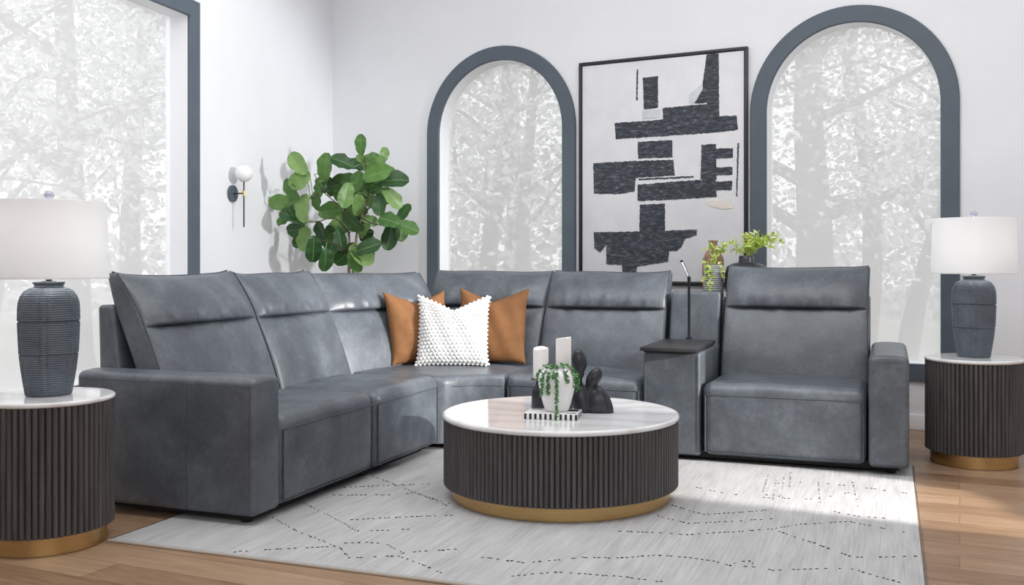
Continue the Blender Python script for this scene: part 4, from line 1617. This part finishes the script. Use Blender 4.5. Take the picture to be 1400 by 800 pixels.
def tree(base, pts, r0, crown, leaves, leaf, label, nb=7, seed=0):
    """trunk through pts (relative), a few limbs, loose crown of separate leaves"""
    r_ = random.Random(seed)
    root = empty('tree', (base[0], base[1], -.10), 0, label, 'tree', 'trees outside the windows')
    path = curve_pts(pts, 8)
    n = len(path)
    rad = [r0 * (1.25 if i == 0 else 1.0) * (1 - .55 * i / (n - 1)) for i in range(n)]
    MB().add(*tube(path, rad, 14)).build('trunk', MAT['tree_bark'], root)
    tips = []
    for k in range(nb):
        i = int(n * r_.uniform(.35, .98))
        i = min(i, n - 1)
        a = r_.uniform(0, 6.28)
        L = r_.uniform(1.2, 2.8)
        s = path[i]
        mid = s + Vector((math.cos(a), math.sin(a), r_.uniform(-.1, .7))) * L * .5
        e = s + Vector((math.cos(a + .3), math.sin(a + .3), r_.uniform(-.15, .8))) * L
        bp = curve_pts([tuple(s), tuple(mid + Vector((0, 0, .15))), tuple(e)], 6)
        MB().add(*tube(bp, [rad[i] * .42 * (1 - .8 * q / (len(bp) - 1)) for q in range(len(bp))], 8)).build('branch', MAT['tree_bark'], root)
        tips += bp[4:]
    mb = MB()
    for k in range(leaves):
        P = tips[int(r_.random() * len(tips))] + Vector((r_.gauss(0, crown), r_.gauss(0, crown), r_.gauss(0, crown * .7)))
        if P.z < .7:
            continue
        t = Vector((r_.uniform(-1, 1), r_.uniform(-1, 1), r_.uniform(-.7, .5))).normalized()
        nn = Vector((r_.uniform(-1, 1), r_.uniform(-1, 1), r_.uniform(-.2, 1)))
        nn = (nn - t * nn.dot(t)).normalized()
        s = t.cross(nn)
        L = leaf * r_.uniform(.6, 1.4)
        mb.add([P, P + t * L * .5 + s * L * .28, P + t * L, P + t * L * .5 - s * L * .28], [(0, 1, 2, 3)])
    mb.build('foliage', MAT['tree_leaf'], root, smooth=False)
    return root


TREES = [
    # seen through the right arch
    ((3.55, 12.0), [(0, 0, 0), (.03, 0, 1.6), (-.05, 0, 3.2), (.0, 0, 5.2)], .26, 'thick pale trunk at the left side of the right arched window'),
    ((4.65, 13.3), [(0, 0, 0), (.10, 0, 1.5), (.0, 0, 2.8), (-.22, 0, 3.9), (-.1, 0, 5.6)], .15, 'slim bent trunk in the middle of the right arched window'),
    ((4.80, 12.3), [(0, 0, 0), (.15, 0, .8), (.45, 0, 1.8), (.95, 0, 2.9), (1.1, 0, 4.6)], .14, 'trunk leaning right at the lower right of the right arched window'),
    ((6.9, 15.5), [(0, 0, 0), (.1, 0, 2), (-.1, 0, 5.5)], .16, 'distant tree at the right edge of the right arched window'),
    # through the left arch
    ((-.55, 15.0), [(0, 0, 0), (.1, 0, 1.6), (.35, 0, 3.2), (.3, 0, 5.5)], .16, 'forked pale tree left of the middle of the left arched window'),
    ((.15, 14.0), [(0, 0, 0), (-.1, 0, 1.6), (-.02, 0, 3.0), (.2, 0, 5.5)], .12, 'thin pale tree right of the middle of the left arched window'),
    ((-.2, 18.5), [(0, 0, 0), (.1, 0, 2.6), (0, 0, 6)], .2, 'distant tree deep behind the left arched window'),
    # through the big left window
    ((-5.2, 11.6), [(0, 0, 0), (-.05, 0, 1.7), (-.12, 0, 3.2), (-.2, 0, 5.4)], .19, 'straight trunk crossing the big left window from top to sofa'),
    ((-5.35, 9.6), [(0, 0, 0), (.2, .1, 1.2), (.0, .2, 2.8), (.1, 0, 5.0)], .10, 'thin tree at the left edge of the big left window'),
    ((-4.5, 13.2), [(0, 0, 0), (.12, 0, 1.8), (-.1, 0, 3.4), (.0, 0, 5.2)], .12, 'slender tree at the right side of the big left window'),
    ((-7.4, 13.4), [(0, 0, 0), (.0, 0, 2), (.3, 0, 5)], .2, 'farther tree behind the lamp shade in the big left window'),
    ((-6.3, 16.0), [(0, 0, 0), (.0, 0, 2.4), (.3, 0, 6)], .2, 'most distant tree in the big left window'),
]
for k, (b_, pts, r0, lab) in enumerate(TREES):
    far = b_[1] > 14.5
    tree(b_, pts, r0, (.6 if not far else .8), 3200 if not far else 5200, .10 if not far else .13, lab, 9, 100 + k)
# low undergrowth far back
mb = MB()
for k in range(9000):
    x = rt.uniform(-14, 14)
    y = rt.uniform(17, 24)
    P = Vector((x, y, abs(rt.gauss(0, 1.1))))
    t = Vector((rt.uniform(-1, 1), rt.uniform(-1, 1), rt.uniform(-.3, 1))).normalized()
    s = t.cross(Vector((rt.uniform(-1, 1), -1, rt.uniform(-1, 1)))).normalized()
    L = rt.uniform(.15, .4)
    mb.add([P, P + t * L * .5 + s * L * .25, P + t * L, P + t * L * .5 - s * L * .25], [(0, 1, 2, 3)])
ug = mb.build('undergrowth', MAT['tree_leaf'], smooth=False)
tag(ug, 'pale undergrowth leaves far behind the trees outside the windows', 'bushes', kind='stuff')
